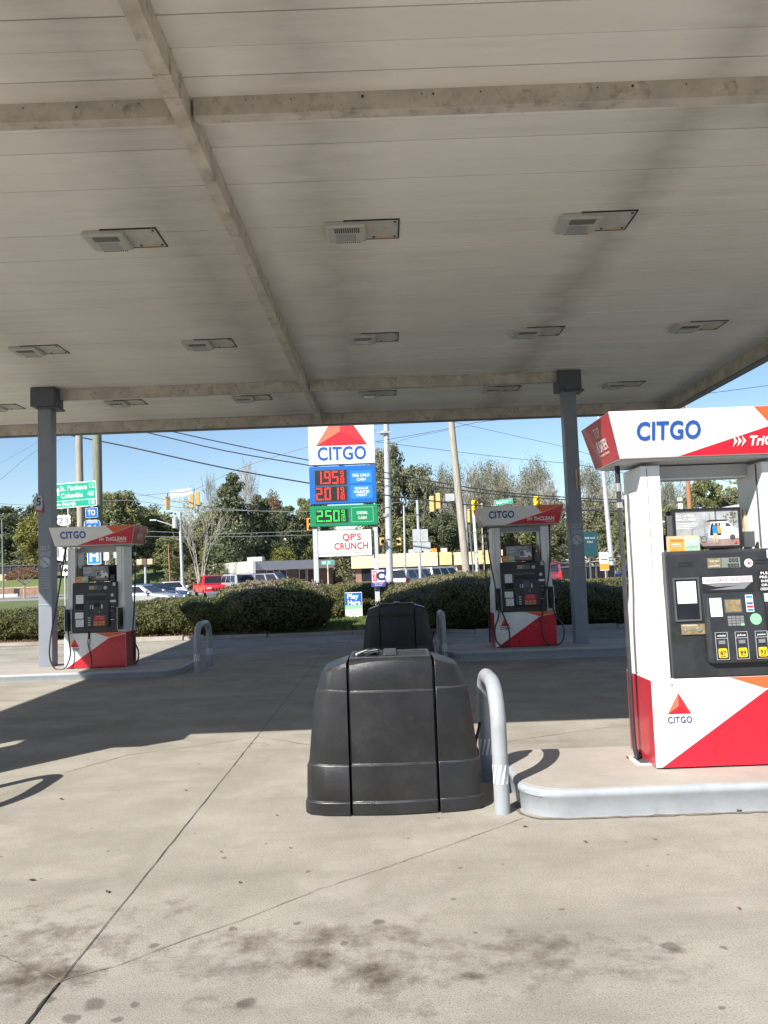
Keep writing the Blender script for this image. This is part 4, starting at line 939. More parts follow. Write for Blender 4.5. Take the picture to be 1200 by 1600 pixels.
z1, z0 = zz(645) + .35, zz(726)
P0 = panel(z0, z1, 'white_sign', nm='emblem_panel')
m_ = MB(); tri_logo(m_, f, 0.0, zz(697), 1.62, 1.25, .002); m_.build('emblem', P0, normals=False)
m_ = MB(); m_.text(f, 'CITGO', 0, zz(719), .40, 'blue_letter', .006, .03, w=1.53); m_.build('lettering', P0, normals=False)
b1z, b0z = zz(729), zz(787)
P1 = panel(b0z, b1z, 'blue_panel', Wd + .01, 'price_panel')
def pricebox(par, txt, z0_, z1_, led, x0=-.88, x1=.14):
    m_ = MB(); m_.rect(f, x0, x1, z0_, z1_, 0, .01, 'darkgrey'); m_.rect(f, x0 + .02, x1 - .02, z0_ + .02, z1_ - .02, .01, .014, 'dark'); b_ = m_.build('digit_display', par)
    m_ = MB(); h = (z1_ - z0_) * .80; yb = z0_ + (z1_ - z0_) * .1; w_ = .19; x = x0 + .04
    for i, ch in enumerate(txt):
        if ch == '.': m_.rect(f, x - .035, x + .0, yb, yb + .04, .014, .018, led); x += .025; continue
        seg7(m_, f, ch, x, yb, w_, h, .042, .014, led); x += w_ + .055
    seg7(m_, f, '9', x + .01, yb + h * .56, .10, h * .44, .019, .014, led); m_.rect(f, x + .005, x + .125, yb + h * .485, yb + h * .515, .014, .018, led)
    seg7(m_, f, '1', x - .05, yb, .075, h * .42, .017, .014, led); seg7(m_, f, '0', x + .055, yb, .07, h * .42, .017, .014, led)
    m_.build('digits', b_)
hh = b1z - b0z
pricebox(P1, '1.95', b0z + hh * .49, b1z - hh * .09, 'led_red'); pricebox(P1, '2.01', b0z + hh * .06, b0z + hh * .47, 'led_red')
m_ = MB(); m_.frame(f, .24, .92, b0z + hh * .53, b1z - hh * .14, .01, 0, .004, 'blue_light'); m_.rect(f, .25, .91, b0z + hh * .54, b1z - hh * .15, 0, .002, 'blue_light'); m_.frame(f, .24, .92, b0z + hh * .1, b0z + hh * .47, .01, 0, .004, 'blue_light'); m_.rect(f, .25, .91, b0z + hh * .11, b0z + hh * .46, 0, .002, 'blue_light')
M = 'white_sign'
m_.text(f, 'REG UNLD', .58, b0z + hh * .70, .085, M, .004, .02, w=.52); m_.text(f, 'CASH', .58, b0z + hh * .59, .085, M, .004, .02, w=.27)
m_.text(f, 'REGULAR', .58, b0z + hh * .355, .075, M, .004, .02, w=.42); m_.text(f, 'UNLEADED', .58, b0z + hh * .265, .075, M, .004, .02, w=.48); m_.text(f, 'CREDIT', .58, b0z + hh * .175, .075, M, .004, .02, w=.34)
m_.build('lettering', P1, normals=False)
g1z, g0z = zz(790), zz(822); hg = g1z - g0z
P2 = panel(g0z, g1z, 'green_panel', Wd + .02, 'diesel_panel')
pricebox(P2, '2.50', g0z + hg * .16, g0z + hg * .84, 'led_green')
m_ = MB(); m_.frame(f, .24, .92, g0z + hg * .16, g1z - hg * .12, .01, 0, .004, 'mint'); m_.text(f, 'DIESEL', .58, g0z + hg * .54, .085, M, .004, .02, w=.34); m_.text(f, 'CASH', .58, g0z + hg * .30, .085, M, .004, .02, w=.26); m_.build('lettering', P2, normals=False)
d1z, d0z = zz(828), zz(870); hd_ = d1z - d0z
P3 = MB(); P3.box(cxm - .83, cxm + .86, -.15, .12, d0z, d1z, 'dark'); P3.rect(f, -.82, .83, d0z + .02, d1z - .02, 0, .006, 'white_sign'); P3 = P3.build('deli_panel', t)
m_ = MB(); m_.text(f, "QP'S", .22, d0z + hd_ * .60, .20, 'logo_mid', .009, .03, w=.58); m_.text(f, 'CRUNCH', .20, d0z + hd_ * .27, .20, 'logo_mid', .009, .03, w=1.05); m_.text(f, 'CHICKEN & HOT SOUTHERN DELI', 0.0, d0z + hd_ * .10, .058, 'darkgrey', .009, .005, w=1.45)
m_.build('lettering', P3, normals=False)
# small club sign fixed to the right-hand leg
cx_, cz_ = q2(591, 903, 23.8); t = thing('club_sign', 'small square white and purple sign reading C on the price sign leg', 'sign', (cx_, 23.78, cz_)); f = Fr((0, 0, 0), (1, 0, 0), (0, 0, 1))
m_ = MB(); m_.rect(f, -.22, .22, -.27, .27, -.02, 0, 'club_purple' if 'club_purple' in MATS else 'navy'); m_.build('board', t)
m_ = MB(); m_.rect(f, -.19, .19, -.13, .24, 0, .003, 'white_sign'); m_.rect(f, -.17, -.04, -.1, .21, .003, .005, 'logo_dark'); m_.text(f, 'C', .075, -.06, .24, 'navy', .006, .06)
m_.text(Fr((-.105, 0, .055), (0, 0, 1), (-1, 0, 0)), 'CLUB', 0, -.035, .07, 'white_sign', .007, .03, w=.25)
m_.text(f, 'YOU SAVE', 0, -.185, .04, 'white_sign', .004, .01, w=.3); m_.text(f, 'WE GIVE', 0, -.24, .035, 'white_sign', .004, .01, w=.22); m_.build('lettering', t, normals=False)
# lottery yard sign
p = G(553, 966); YL = p.y; t = thing('lottery_sign', 'blue green and white yard sign reading Play Here on the grass', 'sign', (p.x, YL, 0)); s = YL / 1200
H = 40 * s; Wl = 27.5 * s / 2; m_ = MB(); m_.rect(f, -Wl, Wl, 0.02, H, -.03, 0, 'white_sign'); bd = m_.build('board', t, bevel=.01)
m_ = MB(); m_.rect(f, -Wl + .02, Wl - .02, H * .50, H * .98, 0, .003, 'blue_panel'); m_.rect(f, -Wl + .02, Wl - .02, H * .36, H * .50, 0, .003, 'green_stick'); m_.build('stripe', bd)
m_ = MB(); m_.text(f, 'Play', -.02, H * .76, .15, 'white_sign', .005, .03, w=.36); m_.text(f, 'Here', .02, H * .52, .15, 'white_sign', .005, .03, w=.40); m_.text(f, 'education', .03, H * .22, .05, 'darkgrey', .005, 0, w=.34); m_.text(f, 'Lottery', .03, H * .12, .06, 'navy', .005, 0, w=.3); m_.build('lettering', bd, normals=False)

# ------------------------------------------------------------------ road signs, left group
def flat_sign(name, label, px, py, Y, w, h, m, texts=(), border=None, rot=0.0, post=None, roundr=0.03, extra=None, cat='sign'):
    c = at(px, py, Y); t = thing(name, label, cat, (c.x, Y, 0)); u = Vector((math.sin(rot), 0, math.cos(rot))); r = Vector((math.cos(rot), 0, -math.sin(rot)))
    f = Fr((0, 0, c.z), r, u); m_ = MB()
    m_.loft([[f.p(a, b, d) for a, b, _ in rrect(-w / 2, w / 2, -h / 2, h / 2, roundr, 0, 3)] for d in (-.004, 0)], border or m)
    if border: bw = .035 * min(1, h); m_.loft([[f.p(a, b, d) for a, b, _ in rrect(-w / 2 + bw, w / 2 - bw, -h / 2 + bw, h / 2 - bw, roundr * .7, 0, 3)] for d in (0, .003)], m)
    pl = m_.build('sign_plate', t)
    if texts or extra:
        m_ = MB()
        for tx in texts: m_.text(f, tx[0], tx[1], tx[2], tx[3], tx[4], .006, tx[6] if len(tx) > 6 else .02, w=tx[5])
        if extra: extra(m_, f)
        m_.build('lettering', pl, normals=False)
    if post:
        m_ = MB(); m_.cyl((post[0], .05, -.38), (post[0], .05, c.z + h * .3), post[1], m=post[2]); m_.build('post', t)
    return t
def arrows(m_, f):
    for (x, y, up) in ((-.70, .16, True), (-.70, -.36, False)):
        P = [(-.035, -.14), (.035, -.14), (.035, .03), (.09, .03), (0, .17), (-.09, .03), (-.035, .03)]
        if not up: P = [(-b, a) for a, b in P]; P = [(a * .7, b * .7) for a, b in P]
        m_.poly(f, [(x + a, y + b) for a, b in P], .003, .006, 'white_sign')
    m_.rect(f, -.82, .82, -.235, -.21, .003, .006, 'white_sign')
W_ = 'white_sign'
flat_sign('mileage_sign', 'green mileage sign reading St. Matthews, Columbia and North, left of the pump', 118, 773, 31.0, 1.70, 1.02, 'road_green',
          (('St. Matthews', -.06, .20, .19, W_, 1.08), ('Columbia', -.15, -.10, .19, W_, .88), ('North', -.28, -.43, .18, W_, .52), ('12', .66, .24, .18, W_, .2), ('40', .62, -.08, .18, W_, .27), ('18', .62, -.42, .18, W_, .22)), 'white_sign', rot=-.045, post=(-.32, .04, 'galv'), extra=arrows)
flat_sign('route_sign', 'small blue plate reading TO under the mileage sign', 143, 801, 30.9, .50, .40, 'blue_panel', (('TO', 0, -.10, .21, W_, .30),), 'white_sign', rot=-.03)
flat_sign('interstate_shield', 'red topped interstate shield partly hidden behind the pump crown', 144, 824, 30.9, .66, .60, 'blue_panel', (('INTERSTATE', 0, .17, .085, W_, .44), ('26', 0, -.18, .26, W_, .36)), 'white_sign', roundr=.14, extra=None)
pz = at(144, 815, 30.9)
def us_shield(px, py, Y, w, h, num, label, post=None):
    c = at(px, py, Y); t = thing('route_shield', label, 'sign', (c.x, Y, 0)); f = Fr((0, 0, c.z), (1, 0, 0), (0, 0, 1)); m_ = MB()
    o = [(-.5, -.1), (-.46, -.32), (-.25, -.44), (0, -.5), (.25, -.44), (.46, -.32), (.5, -.1), (.44, .12), (.5, .34), (.36, .5), (.18, .44), (0, .5), (-.18, .44), (-.36, .5), (-.5, .34), (-.44, .12)]
    m_.poly(f, [(a * w * 1.06, b * h * 1.06) for a, b in o], -.006, -.001, 'dark'); m_.poly(f, [(a * w, b * h) for a, b in o], -.001, .004, 'white_sign'); pl = m_.build('sign_plate', t)
    m_ = MB(); m_.text(f, num, 0, -h * .28, h * .5, 'dark', .006, -.0, w=w * .68); m_.build('lettering', pl, normals=False)
    if post: m_ = MB(); m_.cyl((0, .04, -.38), (0, .04, c.z), post, m='galv'); m_.build('post', t)
    return t
us_shield(101, 862, 30.6, .95, .78, '178', 'white 178 route shield seen between column and pump', .035)
us_shield(100, 813, 30.6, .55, .45, '21', 'white route shield peeping over the left pump crown')
flat_sign('arrow_plate', 'white plate with a black left arrow below the 178 shield', 105, 891, 30.6, .45, .42, 'white_sign', (), None, extra=lambda m_, f: m_.poly(f, [(-.17, 0), (-.03, .12), (-.03, .04), (.17, .04), (.17, -.04), (-.03, -.04), (-.03, -.12)], .001, .004, 'dark'))
flat_sign('hospital_sign', 'blue hospital sign with a white H framed by the left pump', 147, 868, 30.4, .55, .70, 'blue_light', (('H', 0, -.22, .44, W_, .34, .03),), 'white_sign', rot=-.02, post=(.02, .035, 'galv'))
flat_sign('blank_sign', 'narrow white sign behind the left pump beside the blue hospital sign', 165, 862, 33, .28, .75, 'white_sign', (), None, post=(.0, .03, 'galv'))
flat_sign('blank_sign', 'small grey sign back between the pump columns at left', 181, 865, 34, .25, .4, 'grey_white', (), None, post=(.0, .03, 'galv'))
# right-hand signs
for i, (x0, py, ww, hh2) in enumerate(((-.1, 838, 1.15, .75), (0.15, 865, 1.1, .6))):
    pass
c = at(657, 846, 48); t = thing('sign_cluster', 'pair of grey sign backs on a thin pole above the parked white minivan', 'sign', (c.x, 48, 0)); f = Fr((0, 0, c.z), (1, 0, 0), (0, 0, 1))
for (a, b, c2, d) in ((-.48, .0, .0, .78), (.02, .48, -.02, .76), (-.48, .02, -.68, -.04), (.05, .62, -.6, -.06)): m_ = MB(); m_.rect(f, a, b, c2, d, 0, .02, 'galv'); m_.build('sign_plate', t)
m_ = MB(); m_.cyl((-.1, .06, -.38), (-.1, .06, c.z + 2.6), .09, .08, m='galv'); m_.build('pole', t)
flat_sign('street_sign', 'green street name sign reading CHESTNUT hanging from the signal wire', 787, 784, 52, 1.24, .34, 'road_green', (('CHESTNUT', -.09, -.09, .17, W_, .86), ('ST', .47, -.02, .08, W_, .13)), 'white_sign', rot=-.11)
flat_sign('street_sign', 'small green street sign on a wooden post below the deli panel', 512, 879, 55, .92, .27, 'road_green', (), 'white_sign', post=(.0, .06, 'tan'), extra=lambda m_, f: (m_.rect(f, -.36, -.14, -.07, .07, .003, .006, W_), m_.rect(f, .02, .17, -.07, .07, .003, .006, W_)))
flat_sign('street_sign', 'blank grey sign hanging between the amber signals and the wooden pole', 703, 777, 52, .62, .5, 'galv', (), None)
flat_sign('banner_sign', 'blank grey sign hanging on the wire between the left signals', 283, 770, 52, 1.5, .5, 'galv', (), None, rot=-.12)
flat_sign('yard_sign', 'white and orange sign on a thin post left of the blue pickup', 944, 877, 40, .48, .95, 'white_sign', (('NOW', 0, .22, .12, 'blue_panel', .3),), 'white_sign', post=(.05, .025, 'tan'), extra=lambda m_, f: (m_.rect(f, -.24, .24, -.44, -.12, .003, .006, 'orange'), m_.rect(f, -.18, .18, .05, .12, .003, .006, 'blue_panel')))
flat_sign('board_sign', 'dark green board sign half hidden behind the right-hand column', 921, 850, 30, .62, .95, 'board_green' if 'board_green' in MATS else 'cap_paint', (('FOR SALE', .03, .2, .07, 'pale_ink', .4), ('CALL', .03, .05, .07, 'pale_ink', .25)), None, post=(0, .04, 'cap_paint'))
us_shield(1063, 792, 38, .24, .38, '21', 'small 21 route shield left of the brown pole seen through the pump', .03)
flat_sign('direction_plate', 'tiny white plate above the small route shield in the pump window', 1062, 780, 38, .24, .16, 'white_sign', (('EAST', 0, -.04, .07, 'dark', .17),))
us_shield(1074, 799, 38, .22, .28, '21', 'second 21 shield right in front of the brown pole in the pump window')
flat_sign('route_sign', 'tiny blue plate reading TO right of the brown pole in the pump window', 1094, 794, 38, .22, .2, 'navy', (('TO', 0, -.05, .09, W_, .14),))
# ------------------------------------------------------------------ poles, wires, signals
def hor(px): return 886 - .0367 * (px - 603)
GZ = -0.36
def pole(px0, py0, px1, py1, Y, r0, r1, m, label, name='utility_pole', arms=(), n=12, cat='pole', group=None):
    a, b = at(px0, py0, Y), at(px1, py1, Y); d = (b - a) / (b.z - a.z)
    base = a + d * (GZ - a.z) ; t = thing(name, label, cat, base, group=group)
    m_ = MB(); m_.tube([(0, 0, 0), tuple((b - base) * .5), tuple(b - base)], [r0, (r0 + r1) / 2, r1], n, m); m_.build('shaft', t, smooth=True)
    return t, base, b
pole(127, 860, 121, 560, 33, .165, .14, 'wood_pole', 'weathered brown wooden pole behind the mileage sign, left of the greener one')
pole(154, 860, 150, 560, 32, .205, .18, 'wood_green', 'thick greenish treated wooden pole just right of the mileage sign')
gp_, gb, gt = pole(609, 905, 601, 560, 48, .23, .15, 'galv', 'tall galvanised steel signal pole directly right of the price sign', 'signal_pole')
m_ = MB()
for z in (5.2, 10.4): m_.cyl((-.02, 0, z - .1), (-.02, 0, z + .1), .245, m='silver')
m_.box(-.45, .45, -.35, -.2, 10.35, 10.42, 'galv'); m_.build('clamp', gp_)
pole(729, 897, 701, 620, 36, .185, .15, 'wood_pole', 'stout leaning grey wooden pole right of the parked wagon')
pole(633, 890, 631, 790, 60, .10, .07, 'galv', 'short thin pole between the steel signal pole and the grey sign backs')
G5 = 'slender white poles behind the wooden pole'
for a, b_, l in ((731, 727, 'slender pale pole first to the right of the leaning wooden pole'), (746, 739, 'slender pale pole second to the right of the leaning wooden pole'), (757, 753, 'slender pale pole half hidden by the crown of the shaded pump')):
    pole(a, 890, b_, 786, 50, .11, .085, 'wood_pole' if a != 746 else 'white_paint', l, 'street_pole', group=G5)
pole(739, 890, 733, 820, 55, .06, .05, 'white_paint', 'thin leaning white post low between the slender pale poles', 'street_pole', group=G5)
pole(958, 905, 934, 640, 42, .155, .10, 'galv', 'pale leaning light pole between the right column and the near pump')
pole(1080, 830, 1066, 620, 40, .13, .11, 'wood_brown', 'reddish brown wooden pole seen through the near pump window')
pole(5, 912, 3, 812, 90, .10, .07, 'wire_pale', 'thin far pole at the left edge beyond the grass')
t, ba, bb = pole(285, 905, 281, 800, 70, .17, .13, 'galv', 'grey pole with a transformer and lamp arm left of the bare tree')
m_ = MB(); m_.tube([(0, 0, 6.0), (-1.2, 0, 6.6), (-2.4, 0, 7.0)], .05, 6, 'galv'); m_.box(-2.9, -2.3, -.12, .12, 6.95, 7.08, 'galv'); m_.build('lamp_arm', t)
m_ = MB(); m_.cyl((-.55, -.2, 6.2), (-.55, -.2, 7.1), .26, m='galv'); m_.build('transformer', t)
m_ = MB(); m_.box(-.9, .9, -.06, .06, 8.6, 8.72, 'wood_pole'); m_.box(-.7, .7, -.06, .06, 7.8, 7.92, 'wood_pole')
for x in (-.7, -.2, .2, .7): m_.cyl((x, 0, 8.72), (x, 0, 8.95), .06, m='lamp_case')
m_.build('crossarm', t)
pole(265, 890, 263, 850, 66, .07, .05, 'wood_brown', 'thin brown stake beside the grey transformer pole', 'street_pole')

def wire(pts, Y, r, label, m='wire', Y2=None, sag=0.0):
    P = []
    n = len(pts)
    for i, (x, y) in enumerate(pts):
        yy = Y + ((Y2 or Y) - Y) * i / max(1, n - 1); P.append(at(x, y, yy))
    if n == 2 and sag:
        a, b = P; P = [a + (b - a) * (k / 12) - Vector((0, 0, sag * 4 * (k / 12) * (1 - k / 12))) for k in range(13)]
    else: P = smooth_path(P, 4)
    m_ = MB(); o_ = P[0].copy(); m_.tube([p - o_ for p in P], r, 5, m); o = m_.build('overhead_wire', smooth=False); o.location = o_
    return tag(o, label, 'wire', 'overhead wires')
wire([(60, 640), (213, 672), (350, 704), (482, 727), (600, 747), (760, 771), (900, 782), (1000, 787)], 46, .035, 'middle of the three thick black cables crossing behind the price sign')
wire([(60, 628), (250, 670), (350, 692), (482, 719), (600, 738), (760, 766), (900, 778), (1000, 782)], 47, .035, 'uppermost of the three thick black cables crossing behind the price sign')
wire([(40, 662), (90, 676), (200, 698), (350, 731), (483, 755), (620, 776), (760, 791), (900, 797), (1000, 799)], 45, .042, 'lowest and longest thick black cable crossing behind the price sign')
wire([(205, 776), (262, 770), (303, 765), (380, 730), (485, 697), (588, 672)], 52, .018, 'thin pale span wire rising from the left signals to the price sign', 'wire_pale')
wire([(200, 768), (330, 793), (485, 799), (640, 783), (700, 779)], 53, .018, 'sagging thin wire running right from the left signals', 'wire_pale')
wire([(0, 750), (40, 716), (65, 700), (95, 686), (140, 668)], 50, .014, 'upper faint wire rising to the right at the left edge', 'wire_pale')
wire([(0, 724), (60, 690), (100, 664)], 55, .012, 'lower faint wire in the sky left of the column', 'wire_pale')
wire([(-10, 786), (60, 789), (200, 782), (300, 795), (480, 800)], 75, .03, 'far level cable behind the mileage sign', 'wire_pale')
wire([(230, 830), (330, 834), (420, 832), (490, 829)], 72, .025, 'far cable across the dark evergreen trees', 'wire_pale')
wire([(200, 838), (330, 839), (490, 836)], 72, .025, 'second far cable just below it across the evergreens', 'wire_pale')
wire([(588, 690), (700, 670), (760, 658), (880, 648), (960, 636)], 44, .014, 'fine wire climbing to the canopy edge right of the price sign')
wire([(586, 690), (650, 698), (800, 716), (900, 726), (1000, 744)], 44, .014, 'fine wire falling to the right from the steel signal pole')
wire([(690, 655), (800, 680), (880, 698), (940, 716)], 46, .012, 'fine wire crossing the sky below the canopy corner')
wire([(640, 784), (700, 795), (745, 798), (800, 803), (890, 796), (1000, 800)], 50, .02, 'dark signal span wire passing over the shaded pump')
wire([(560, 770), (640, 790), (700, 806), (760, 812)], 54, .016, 'thin wire sagging between the steel pole and the leaning wooden pole')
wire([(1095, 616), (1150, 609), (1210, 601)], 40, .014, 'single wire in the sky above the near pump crown')
wire([(1040, 762), (1068, 742), (1110, 735), (1200, 722)], 40, .012, 'fine wire seen through the near pump window')
wire([(1060, 735), (1120, 748), (1200, 770)], 41, .012, 'second fine wire seen through the near pump window')
wire([(604, 700), (612, 715), (622, 690), (700, 672)], 45, .01, 'slack loop of wire hanging at the top of the steel pole')
wire([(652, 850), (663, 800), (668, 745)], 50, .012, 'guy wire slanting above the grey sign backs', 'wire_pale')

def signal(px, py, Y, rz, label, n=3, facing=True, h=1.05, double=False, m='amber', hang=True):
    c = at(px, py, Y); t = thing('traffic_signal', label, 'traffic signal', c, rz, 'traffic signals over the crossing'); t.scale = (.86, .86, .86)
    for k, x in enumerate((-.24, .24) if double else (0,)):
        dz = -.18 if (double and k == 0) else 0
        m_ = MB(); m_.box(x - .17, x + .17, -.10, .12, -h / 2 + dz, h / 2 + dz, m); hs = m_.build('housing', t, bevel=.03)
        for i in range(n):
            z = h / 2 - (i + .5) * h / n + dz
            m_ = MB(); s = -1 if facing else 1
            ring = [(x + .14 * math.cos(R(a)), z + .14 * math.sin(R(a))) for a in range(-30, 211, 20)]
            m_.add([(u, s * .10, v) for u, v in ring] + [(u, s * .36, v + .0) for u, v in ring], [(j, j + 1, j + 1 + len(ring), j + len(ring)) for j in range(len(ring) - 1)], m); m_.build('visor', hs, normals=False)
            m_ = MB(); m_.cyl((x, s * .101, z), (x, s * .13, z), .125, n=14, m='dark' if facing else m); m_.build('lens', hs)
    if hang: m_ = MB(); m_.box(-.03, .03, -.03, .03, h / 2, h / 2 + .25, 'darkgrey'); m_.build('hanger', t)
    return t
signal(262, 786, 52, R(35), 'amber signal hanging left of the blank grey banner', facing=False)
signal(304, 779, 52, R(10), 'pair of amber signal heads hanging right of the blank grey banner', facing=False, double=True, h=1.1)
signal(484, 819, 40, R(15), 'orange signal poking out from behind the left edge of the price sign', n=2, h=.75, hang=False, m='orange')
signal(680, 783, 46, R(-25), 'amber signal pair hanging left of the leaning wooden pole', facing=False, double=True, h=1.1)
signal(741, 792, 50, R(20), 'yellow signal hanging beside the slender white poles', n=3, h=1.0, m='yellow')
signal(734, 806, 52, R(50), 'amber signal below the yellow one among the slender poles', facing=False, n=3)
signal(771, 800, 52, R(180), 'yellow signal back just showing above the shaded pump crown', facing=False, h=1.0, m='yellow')
signal(838, 786, 50, R(25), 'yellow signal with dark lenses right of the green street name sign', h=1.0, m='yellow')
for px, py, l in ((597, 846, 'yellow walk signal on the left of the steel pole'), (624, 846, 'yellow walk signal on the right of the steel pole')):
    signal(px, py, 47.6, R(10 if px == 597 else -20), l, n=1, h=.56, hang=False, m='amber')
c = at(227, 878, 60); t = thing('traffic_signal', 'tan walk signal pair on a short pole above the parked cars at left', 'traffic signal', (c.x, 60, 0), group='traffic signals over the crossing')
m_ = MB(); m_.box(-.62, -.2, -.2, .2, c.z - .22, c.z + .22, 'tan'); m_.box(.2, .62, -.2, .2, c.z - .22, c.z + .22, 'tan'); m_.box(-.18, .18, -.25, .2, c.z - .26, c.z + .24, 'brick_dark'); m_.build('housing', t, bevel=.03)
m_ = MB(); m_.cyl((0, 0, GZ), (0, 0, c.z - .2), .09, m='galv'); m_.build('post', t)

# ------------------------------------------------------------------ vehicles
KINDS = {   # length, width, lower profile (x, z), cabin base/top x range, heights
    'sedan': dict(L=4.7, W=1.8, body=[(-2.3, .35), (-2.33, .62), (-2.25, .98), (-1.6, 1.02), (1.0, .98), (1.95, .86), (2.28, .68), (2.33, .35)], cab=(-1.75, 1.05, -1.05, .25, .98, 1.44)),
    'suv': dict(L=4.8, W=1.9, body=[(-2.35, .42), (-2.38, .7), (-2.32, 1.12), (1.1, 1.12), (2.1, 1.02), (2.35, .8), (2.38, .42)], cab=(-2.3, 1.2, -2.1, .55, 1.1, 1.82)),
    'van': dict(L=5.0, W=1.95, body=[(-2.45, .38), (-2.48, .7), (-2.45, 1.12), (1.5, 1.08), (2.2, .9), (2.45, .7), (2.48, .38)], cab=(-2.42, 1.7, -2.3, .8, 1.08, 1.80)),
    'pickup': dict(L=5.3, W=1.95, body=[(-2.6, .48), (-2.62, .8), (-2.6, 1.12), (.9, 1.12), (2.3, 1.06), (2.6, .95), (2.62, .48)], cab=(-.55, 1.15, -.35, .55, 1.12, 1.80)),
}
def vehicle(kind, col, px, Y, heading, label, name, cat, window='dark_glass', plate=True, rack=False, group='cars around the crossing'):
    K = KINDS[kind]; c = at(px, 900, Y); t = thing(name, label, cat, (c.x, Y, GZ + .02), R(heading), group); w = K['W'] / 2
    n = len(K['body']); s0 = [(x, -w, z) for x, z in K['body']]; s1 = [(x, w, z) for x, z in K['body']]
    secs = []
    for y, k in ((-w, .0), (-w + .06, 1), (w - .06, 1), (w, .0)):
        secs.append([(x * (.985 + .015 * k), y, z - (0.03 if (k == 0 and z > .8) else 0)) for x, z in K['body']])
    m_ = MB(); m_.loft(secs, col); bd = m_.build('body', t, bevel=.05, seg=2, smooth=True, angle=40)
    x0, x1, t0, t1, zb, zt = K['cab']; wi = w - .06; wt = w - .28
    A = [Vector(v) for v in ((x0, -wi, zb), (x1, -wi, zb), (x1, wi, zb), (x0, wi, zb), (t0, -wt, zt), (t1, -wt, zt), (t1, wt, zt), (t0, wt, zt))]
    m_ = MB(); m_.hexa([tuple(v) for v in A], col); cb = m_.build('cabin', t, bevel=.06, seg=2)
    def win(a, b, c_, d, u0, u1, v0, v1, nm='window'):
        nrm = (b - a).cross(d - a).normalized()
        P = lambda u, v, q: a * (1 - u) * (1 - v) + b * u * (1 - v) + c_ * u * v + d * (1 - u) * v + nrm * q
        vs = [P(u, v, q) for q in (-.02, .012) for u, v in ((u0, v0), (u1, v0), (u1, v1), (u0, v1))]
        mm = MB(); mm.hexa([tuple(v) for v in vs], window); mm.build(nm, cb, bevel=.008, seg=1)
    for (a, b, c_, d) in ((A[0], A[1], A[5], A[4]), (A[2], A[3], A[7], A[6])):
        if kind == 'pickup': win(a, b, c_, d, .12, .80, .15, .85)
        elif kind == 'sedan': win(a, b, c_, d, .12, .46, .12, .86) if b.x > a.x else win(a, b, c_, d, .54, .88, .12, .86); win(a, b, c_, d, .50, .88, .12, .86) if b.x > a.x else win(a, b, c_, d, .12, .50, .12, .86)
        else:
            for u0, u1 in ((.05, .32), (.36, .62), (.66, .93)): win(a, b, c_, d, u0, u1, .14, .84) if b.x > a.x else win(a, b, c_, d, 1 - u1, 1 - u0, .14, .84)
    win(A[1], A[2], A[6], A[5], .08, .92, .10, .90, 'windscreen'); win(A[3], A[0], A[4], A[7], .10, .90, .15, .85, 'rear_window')
    L = K['L'] / 2; zl = .78 if kind == 'sedan' else .9
    for sy in (-1, 1):
        mm = MB(); mm.box(L - .10, L - .0, sy * (w - .30) - .17, sy * (w - .30) + .17, zl - .12, zl + .03, 'lens_clear'); mm.build('headlight', bd, bevel=.02)
        y_ = sy * (w - .14); mm = MB(); mm.box(-L + -.0, -L + .1, y_ - .11, y_ + .11, zl - .05, zl + (.14 if kind == 'sedan' else .30), 'lens_red'); mm.build('taillight', bd, bevel=.02)
        mm = MB(); mm.box(x1 - .35, x1 - .2, sy * (w + .0) - .0 if sy > 0 else -w - .2, w + .2 if sy > 0 else -w, zb, zb + .16, col); mm.build('mirror', bd, bevel=.03)
    mm = MB(); mm.box(L - .06, L + .015, -.42, .42, zl - .26, zl - .1, 'dark'); mm.build('grille', bd)
    bc = 'silver' if kind in ('pickup',) else ('cream' if col == 'car_maroon' else col)
    mm = MB(); mm.box(-L - .06, -L + .04, -w + .06, w - .06, .42, .64, bc); mm.build('rear_bumper', bd, bevel=.03); mm = MB(); mm.box(L - .04, L + .06, -w + .06, w - .06, .38, .58, bc); mm.build('front_bumper', bd, bevel=.03)
    if plate: mm = MB(); mm.box(-L - .075, -L - .0, -.16, .16, .68, .84, 'paper'); mm.build('number_plate', bd)
    if rack:
        mm = MB()
        for sy in (-1, 1): mm.tube([(t0 + .2, sy * (wt - .08), zt + .06), (t1 - .1, sy * (wt - .08), zt + .06)], .025, 6, 'dark')
        mm.build('roof_rack', cb)
    if kind == 'pickup':
        mm = MB(); mm.box(-2.5, -.62, -w + .09, w - .09, 1.10, 1.127, 'dark'); mm.build('cargo_bed', bd)
    for wx in (-L + .85, L - .88):
        for sy in (-1, 1):
            mm = MB(); mm.cyl((wx, sy * (w - .21), .34), (wx, sy * (w + .012), .34), .34, n=20, m='rubber'); wh = mm.build('wheel', t, bevel=.03)
            mm = MB(); mm.cyl((wx, sy * (w - .05), .34), (wx, sy * (w + .02), .34), .20, n=14, m='silver'); mm.build('rim', wh)
            mm = MB(); mm.disc(Fr((wx, sy * (w + .001), .36), (1, 0, 0), (0, 0, 1)), 0, 0, .41, -.003, .003, 'dark', 20); mm.build('wheel_arch', bd)
    return t
vehicle('sedan', 'car_silver', 222, 43, -12, 'pale blue-grey car closest behind the hedge, left of the dark one', 'parked_car', 'car')
vehicle('sedan', 'car_navy', 241, 50, -22, 'dark sedan behind the pale blue-grey car at left', 'parked_car', 'car')
vehicle('sedan', 'car_white', 268, 56, -68, 'white car between the dark sedan and the red pickup', 'parked_car', 'car')
vehicle('pickup', 'car_red', 330, 60, -66, 'bright red pickup truck facing the road', 'pickup_truck', 'pickup')
vehicle('suv', 'car_silver', 377, 58, -58, 'grey van-like car with dark windows right of the red pickup', 'parked_car', 'car', rack=True)
